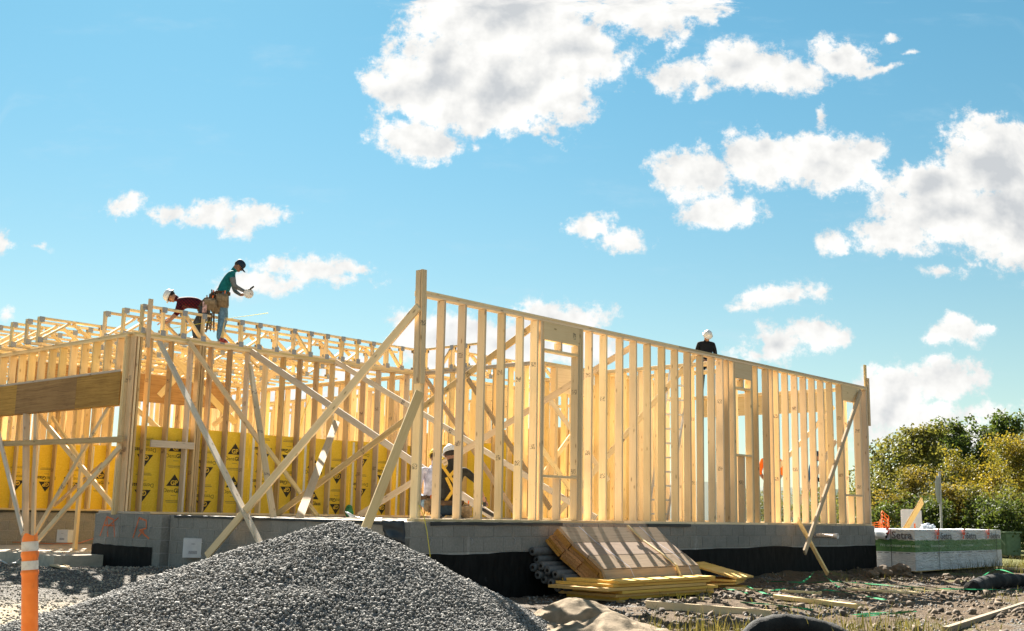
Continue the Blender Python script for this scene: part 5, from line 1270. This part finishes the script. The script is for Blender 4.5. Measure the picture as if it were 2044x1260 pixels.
    obj('body', me, t); bpy.data.meshes.remove(body)
    HM = Matrix(((fw.x, sd.x, upv.x, hd.x), (fw.y, sd.y, upv.y, hd.y), (fw.z, sd.z, upv.z, hd.z), (0, 0, 0, 1)))
    if hat:
        kind, hm = hat; g_ = bmesh.new()
        if kind == 'hard':
            prof = [(.108, -.0), (.108, .028), (.103, .06), (.087, .09), (.058, .112), (.02, .12)]
            lathe_bm(g_, [(r*s, (z+.028)*s) for r, z in prof], 24, None, False, True)
            lathe_bm(g_, [(.106*s, .026*s), (.127*s, .02*s), (.128*s, .026*s), (.108*s, .036*s)], 24, None, False, False)
            for v in g_.verts:
                if v.co.x > .1*s: v.co.x += (v.co.x-.1*s)*.6
                if abs(v.co.y) < .03*s and v.co.z > .06*s: v.co.z += .010*s
                v.co.x *= 1.1
            bm_obj('hard_hat', g_, hm, t, True, HM)
        else:
            lathe_bm(g_, [(r*s, (z+.02)*s) for r, z in [(.10, -.01), (.104, .03), (.10, .065), (.08, .095), (.05, .11), (.012, .116)]], 20, None, False, True)
            n = 9; a0 = [g_.verts.new((.097*s*math.cos(a), .097*s*math.sin(a), .018*s)) for a in [(-1+2*i/(n-1))*1.05 for i in range(n)]]
            a1 = [g_.verts.new((.097*s*math.cos(a)+.085*s*math.cos(a*.8), .097*s*math.sin(a)*.95, .004*s-.012*s*abs(a))) for a in [(-1+2*i/(n-1))*1.05 for i in range(n)]]
            for i in range(n-1): g_.faces.new((a0[i], a0[i+1], a1[i+1], a1[i]))
            o = bm_obj('cap', g_, hm, t, True, HM); o.modifiers.new('s', 'SOLIDIFY').thickness = .004
    if extra: extra(t, J)
    return t
HATW = plain('white_hard_hat', (.64, .64, .64), .35, .04, 6, .5); HATY = plain('yellow_hard_hat', (.7, .5, .05), .35, .04, 6, .5)
LEATH = cloth('tan_leather', (.24, .17, .10), .3, 20); BELTM = cloth('belt_leather', (.10, .06, .035))
def pouch(t, c, sz, rz=0, mat=LEATH):
    bm = bmesh.new(); bm_box(bm, (0, 0, 0), sz)
    for v in bm.verts:
        if v.co.z < 0: v.co.x *= 1.15; v.co.y *= 1.2
    bmesh.ops.bevel(bm, geom=bm.edges[:], offset=min(sz)*.28, segments=2, affect='EDGES')
    o = bm_obj('tool_pouch', bm, mat, t, True, Matrix.Translation(c) @ Matrix.Rotation(rz, 4, 'Z'))
    bm = bmesh.new(); bm_box(bm, (0, -sz[1]*.58, sz[2]*.12), (sz[0]*.85, sz[1]*.2, sz[2]*.45)); bmesh.ops.bevel(bm, geom=bm.edges[:], offset=sz[1]*.06, segments=1, affect='EDGES'); bm_obj('pocket', bm, mat, o, True)
    for k in range(2):
        lum(o, 'tool_handle', (sz[0]*(-.25+.4*k), 0, sz[2]*.3), (sz[0]*(-.3+.5*k), .01, sz[2]*.75), .02, .02, (1, 0, 0), [BELTM, NETM][k])
def belt(t, c, r, h=.05, tilt=None):
    bm = bmesh.new(); lathe_bm(bm, [(r, -h/2), (r+.012, -h/2), (r+.012, h/2), (r, h/2)], 24, None, False, False)
    M = Matrix.Translation(c) @ (tilt or Matrix.Identity(4)); bm_obj('tool_belt', bm, BELTM, t, True, M)
# standing man on the wall top, facing right
s = .94
TEAL = cloth('teal_vest', (.008, .13, .14)); GREYS = cloth('grey_sleeve', (.14, .15, .155)); JEAN = cloth('blue_jeans', (.11, .20, .28), .3, 25); NAVY = plain('navy_cap', (.008, .02, .045), .7)
RUN = plain('red_white_shoe', (.35, .06, .05), .6, .9, 28)
def ex2(t, J):
    belt(t, J['pelvis']+Vector((0, 0, .07)), .145*s)
    pouch(t, J['pelvis']+Vector((.02, -.175, -.09)), (.22, .09, .25), .05); pouch(t, J['pelvis']+Vector((-.16, -.05, -.03)), (.15, .10, .20), 1.2, BELTM); pouch(t, J['pelvis']+Vector((0, .17, -.08)), (.2, .09, .22), math.pi)
    for sg in (-1, 1):
        a, b = J['belly']+Vector((-.13, .07*sg, -.08)), J['neck']+Vector((-.075, .075*sg, -.06)); lum(t, 'brace_strap', a, b, .03, .006, (0, 1, 0), BELTM)
P2 = B(1.72, -.03, FZ+WH)
person('person standing on the wall top in teal vest, grey sleeves, jeans and navy cap', P2, .18, {
    'pelvis': (-.02, 0, .87), 'belly': (-.01, 0, 1.03), 'chest': (.07, 0, 1.22), 'neck': (.145, 0, 1.37), 'head': (.245, 0, 1.475),
    'rsh': (.13, -.165, 1.29), 'rel': (.20, -.20, 1.06), 'rwr': (.37, -.14, .985), 'rha': (.435, -.13, .965),
    'lsh': (.13, .165, 1.29), 'lel': (.19, .2, 1.04), 'lwr': (.30, .08, .95), 'lha': (.365, .05, .955),
    'rhip': (-.01, -.085, .82), 'rkn': (.0, -.09, .46), 'ran': (-.035, -.09, .085), 'rto': (.12, -.10, .04),
    'lhip': (-.01, .085, .82), 'lkn': (.05, .14, .50), 'lan': (-.05, .28, .12), 'lto': (.12, .30, .07)},
    dict(top=TEAL, sleeve=GREYS, fore=GREYS, skin=SKIN_D, legs=JEAN, shin=JEAN, shoe=RUN), s, ('cap', NAVY), None, ex2, (1, 0, -.35))
def lineo():
    t = thing('string_reel', 'pale chalk line reel held in the hands of the standing man', 'reel', P2+Vector((.475, -.05, .945)), .18)
    bm = bmesh.new(); M = Matrix.Rotation(math.pi/2, 4, 'X') @ Matrix.Rotation(.3, 4, 'Y')
    lathe_bm(bm, [(.02, -.03), (.085, -.025), (.095, 0), (.085, .025), (.02, .03)], 20, M); bm_obj('reel_body', bm, plain('reel_clear', (.72, .66, .60), .3), t, True)
    lum(t, 'crank', (.02, -.03, .07), (.09, -.03, .13), .03, .03, (0, 1, 0), EYE)
lineo()
# bending man behind the front truss
PL = plaid(); GPANT = cloth('dark_grey_trousers', (.055, .065, .075))
def ex1(t, J):
    belt(t, J['pelvis']+Vector((-.05, 0, .05)), .15, .05, Matrix.Rotation(-1.05, 4, 'Y'))
    pouch(t, J['pelvis']+Vector((.10, -.17, .03)), (.22, .10, .22), .1); pouch(t, J['pelvis']+Vector((.20, -.05, -.02)), (.18, .1, .2), .8)
    bm = bmesh.new(); bm_box(bm, (0, 0, 0), (.08, .02, .20)); bmesh.ops.bevel(bm, geom=bm.edges[:], offset=.008, segments=1, affect='EDGES'); bm_obj('glove', bm, plain('white_red_glove', (.5, .3, .27), .7, .7, 22), t, True, Matrix.Translation(J['pelvis']+Vector((.02, -.23, -.04))))
    for k in range(14):
        x = random.uniform(-.07, .10); lum(t, 'belt_fringe', J['pelvis']+Vector((.12+x*.6, -.12+random.uniform(-.03, .03), -.12)), J['pelvis']+Vector((.10+x, -.12+random.uniform(-.05, .05), -.42+random.uniform(-.06, .06))), .018, .008, (1, 0, 0), LEATH if k % 2 else BELTM)
P1 = B(1.30, .28, FZ+WH)
person('person bending forward over the front truss in dark red plaid shirt and white hard hat', P1, .05, {
    'pelvis': (.24, .0, .66), 'belly': (.10, .0, .73), 'chest': (-.10, -.0, .77), 'neck': (-.27, -.02, .79), 'head': (-.395, -.03, .84),
    'rsh': (-.20, .15, .72), 'rel': (-.36, .17, .52), 'rwr': (-.50, .10, .40), 'rha': (-.56, .08, .375),
    'lsh': (-.19, -.17, .72), 'lel': (-.24, -.20, .50), 'lwr': (-.36, -.22, .35), 'lha': (-.42, -.22, .32),
    'rhip': (.23, .09, .60), 'rkn': (.10, .14, .30), 'ran': (.12, .16, -.05), 'rto': (-.02, .17, -.09),
    'lhip': (.24, -.09, .60), 'lkn': (.08, -.14, .28), 'lan': (.14, -.16, -.06), 'lto': (0, -.17, -.09)},
    dict(top=PL, sleeve=PL, fore=SKIN, skin=SKIN, legs=GPANT, shin=GPANT, shoe=SHOE), s, ('hard', HATW), None, ex1, (-1, 0, -.45))
# kneeling pair inside the near end of the front wall
BLK = cloth('black_shirt', (.03, .028, .024)); DJEAN = cloth('dark_jeans', (.03, .05, .075)); YEL = plain('yellow_harness', (.62, .36, .04), .7, .2, 30)
def ex3(t, J):
    for (a, b) in (((-.15, -.135, .66), (.10, -.155, .33)), ((.15, -.135, .66), (-.02, -.155, .47)), ((.10, -.155, .36), (-.07, -.15, .10)), ((-.06, -.155, .46), (.12, -.15, .10))): lum(t, 'harness_strap', a, b, .045, .008, (0, 0, 1) if False else (1, 0, .3), YEL)
    belt(t, Vector((0, 0, .09)), .185, .07); pouch(t, Vector((.24, -.05, -.02)), (.16, .12, .2)); pouch(t, Vector((-.24, .0, 0)), (.14, .1, .16), 0, BELTM)
k3p = atD(898, 1030, 16.9); k3p.z = FZ+.17
person('person kneeling behind the front studs in black shirt, yellow harness and white hard hat', k3p, 0.0, {
    'pelvis': (0, 0, .03), 'belly': (0, .0, .22), 'chest': (.01, .02, .45), 'neck': (.01, .05, .67), 'head': (-.02, .10, .80),
    'lsh': (-.19, .02, .56), 'lel': (-.25, .17, .32), 'lwr': (-.12, .34, .18), 'lha': (-.06, .40, .16),
    'rsh': (.20, .03, .57), 'rel': (.38, .10, .42), 'rwr': (.47, .28, .18), 'rha': (.50, .34, .13),
    'lhip': (-.10, .03, .0), 'lkn': (-.17, .42, -.08), 'lan': (-.15, -.02, -.11), 'lto': (-.14, -.15, -.14),
    'rhip': (.10, .03, .0), 'rkn': (.19, .42, -.08), 'ran': (.15, -.02, -.11), 'rto': (.14, -.15, -.14)},
    dict(top=BLK, sleeve=BLK, fore=SKIN_D, skin=SKIN_D, legs=DJEAN, shin=DJEAN, shoe=SHOE), 1.0, ('hard', HATW), None, ex3, (-.2, 1, -.3))
def nailgun():
    p0 = k3p+Vector((.50, .36, .12)); t = thing('nail_gun', 'black nail gun with teal air hose held by the kneeling man', 'nail gun', p0, -.1)
    gm = plain('tool_black', (.02, .02, .022), .45)
    bm = bmesh.new(); bm_box(bm, (0, 0, .0), (.05, .05, .14)); bm_box(bm, (.12, 0, -.11), (.26, .055, .05), Matrix.Rotation(.5, 4, 'Y')); bmesh.ops.bevel(bm, geom=bm.edges[:], offset=.01, segments=1, affect='EDGES'); bm_obj('housing', bm, gm, t, True)
    bm = bmesh.new(); tube_bm(bm, [(.0, 0, -.02), (-.06, -.05, .05), (-.10, -.1, .02), (-.09, -.12, -.12), (-.06, -.1, -.28)], .011, 7); bm_obj('air_hose', bm, plain('teal_hose', (.02, .22, .2), .5), t, True)
nailgun()
LAV = cloth('pale_lavender_shirt', (.55, .52, .60)); LJ = cloth('faded_jeans', (.20, .28, .36))
k4p = atD(862, 1030, 17.7); k4p.z = FZ+.25
def ex4(t, J): belt(t, Vector((0, 0, .09)), .17, .06); pouch(t, Vector((-.08, -.17, -.02)), (.14, .1, .2))
person('person crouching left of the kneeling man in pale shirt and faded jeans', k4p, .25, {
    'pelvis': (0, 0, .03), 'belly': (0, .02, .22), 'chest': (.03, .08, .42), 'neck': (.05, .14, .60), 'head': (.07, .2, .72),
    'lsh': (-.16, .08, .52), 'lel': (-.22, -.03, .28), 'lwr': (-.20, .02, .06), 'lha': (-.19, .05, -.02),
    'rsh': (.2, .1, .52), 'rel': (.26, .25, .30), 'rwr': (.2, .42, .2), 'rha': (.18, .48, .18),
    'lhip': (-.1, .03, 0), 'lkn': (-.2, .40, .16), 'lan': (-.18, .2, -.18), 'lto': (-.19, .35, -.21),
    'rhip': (.1, .03, 0), 'rkn': (.16, .4, .1), 'ran': (.15, .15, -.18), 'rto': (.15, .3, -.21)},
    dict(top=LAV, sleeve=LAV, fore=SKIN_D, skin=SKIN_D, legs=LJ, shin=LJ, shoe=SHOE), .95, ('hard', HATY), None, ex4, (.2, 1, -.4))
# standing figures further back
def stand(lean=.0, bow=.12):
    return {'pelvis': (0, 0, .93), 'belly': (0, 0, 1.10), 'chest': (0, -.02, 1.30), 'neck': (0, -.05, 1.47), 'head': (0, -.05-bow, 1.585),
        'lsh': (-.19, -.02, 1.39), 'lel': (-.25, .0, 1.13), 'lwr': (-.17, -.18, 1.0), 'lha': (-.13, -.24, .98), 'rsh': (.19, -.02, 1.39), 'rel': (.25, .0, 1.13), 'rwr': (.17, -.18, 1.0), 'rha': (.13, -.24, .98),
        'lhip': (-.1, 0, .88), 'lkn': (-.11, -.02, .49), 'lan': (-.12, .03, .09), 'lto': (-.13, -.12, .045), 'rhip': (.1, 0, .88), 'rkn': (.11, -.02, .49), 'ran': (.12, .03, .09), 'rto': (.13, -.12, .045)}
DARK = cloth('dark_jacket', (.012, .014, .018)); ORG = cloth('orange_shirt', (.80, .17, .02), .12); GSH = cloth('grey_shorts', (.17, .17, .17)); BLUE = cloth('blue_shirt', (.02, .08, .17))
p4 = atD(1410, 800, 28.0); p4.z = FZ+WH-.10
person('person standing on the far end wall in dark jacket and white hard hat', p4, .1, stand(), dict(top=DARK, sleeve=DARK, fore=DARK, skin=SKIN, legs=DARK, shin=DARK, shoe=SHOE), 1.0, ('hard', HATW), None, None, (0, -1, -.35))
p5 = atD(1541, 1034, 25.6); p5.z = FZ
person('person in bright orange shirt and grey shorts standing behind the far studs', p5, 2.9, stand(0, .05), dict(top=ORG, sleeve=ORG, fore=SKIN_D, skin=SKIN_D, legs=GSH, shin=SKIN_D, shoe=SHOE), 1.0, ('cap', NAVY), None, None, (0, -1, -.2))
p6 = atD(1625, 1036, 27.0); p6.z = FZ
person('person in blue shirt and black trousers standing near the far end opening', p6, 1.2, stand(0, .05), dict(top=BLUE, sleeve=BLUE, fore=DARK, skin=SKIN_D, legs=DARK, shin=DARK, shoe=SHOE), .97, ('cap', NAVY), None, None, (0, -1, -.1))
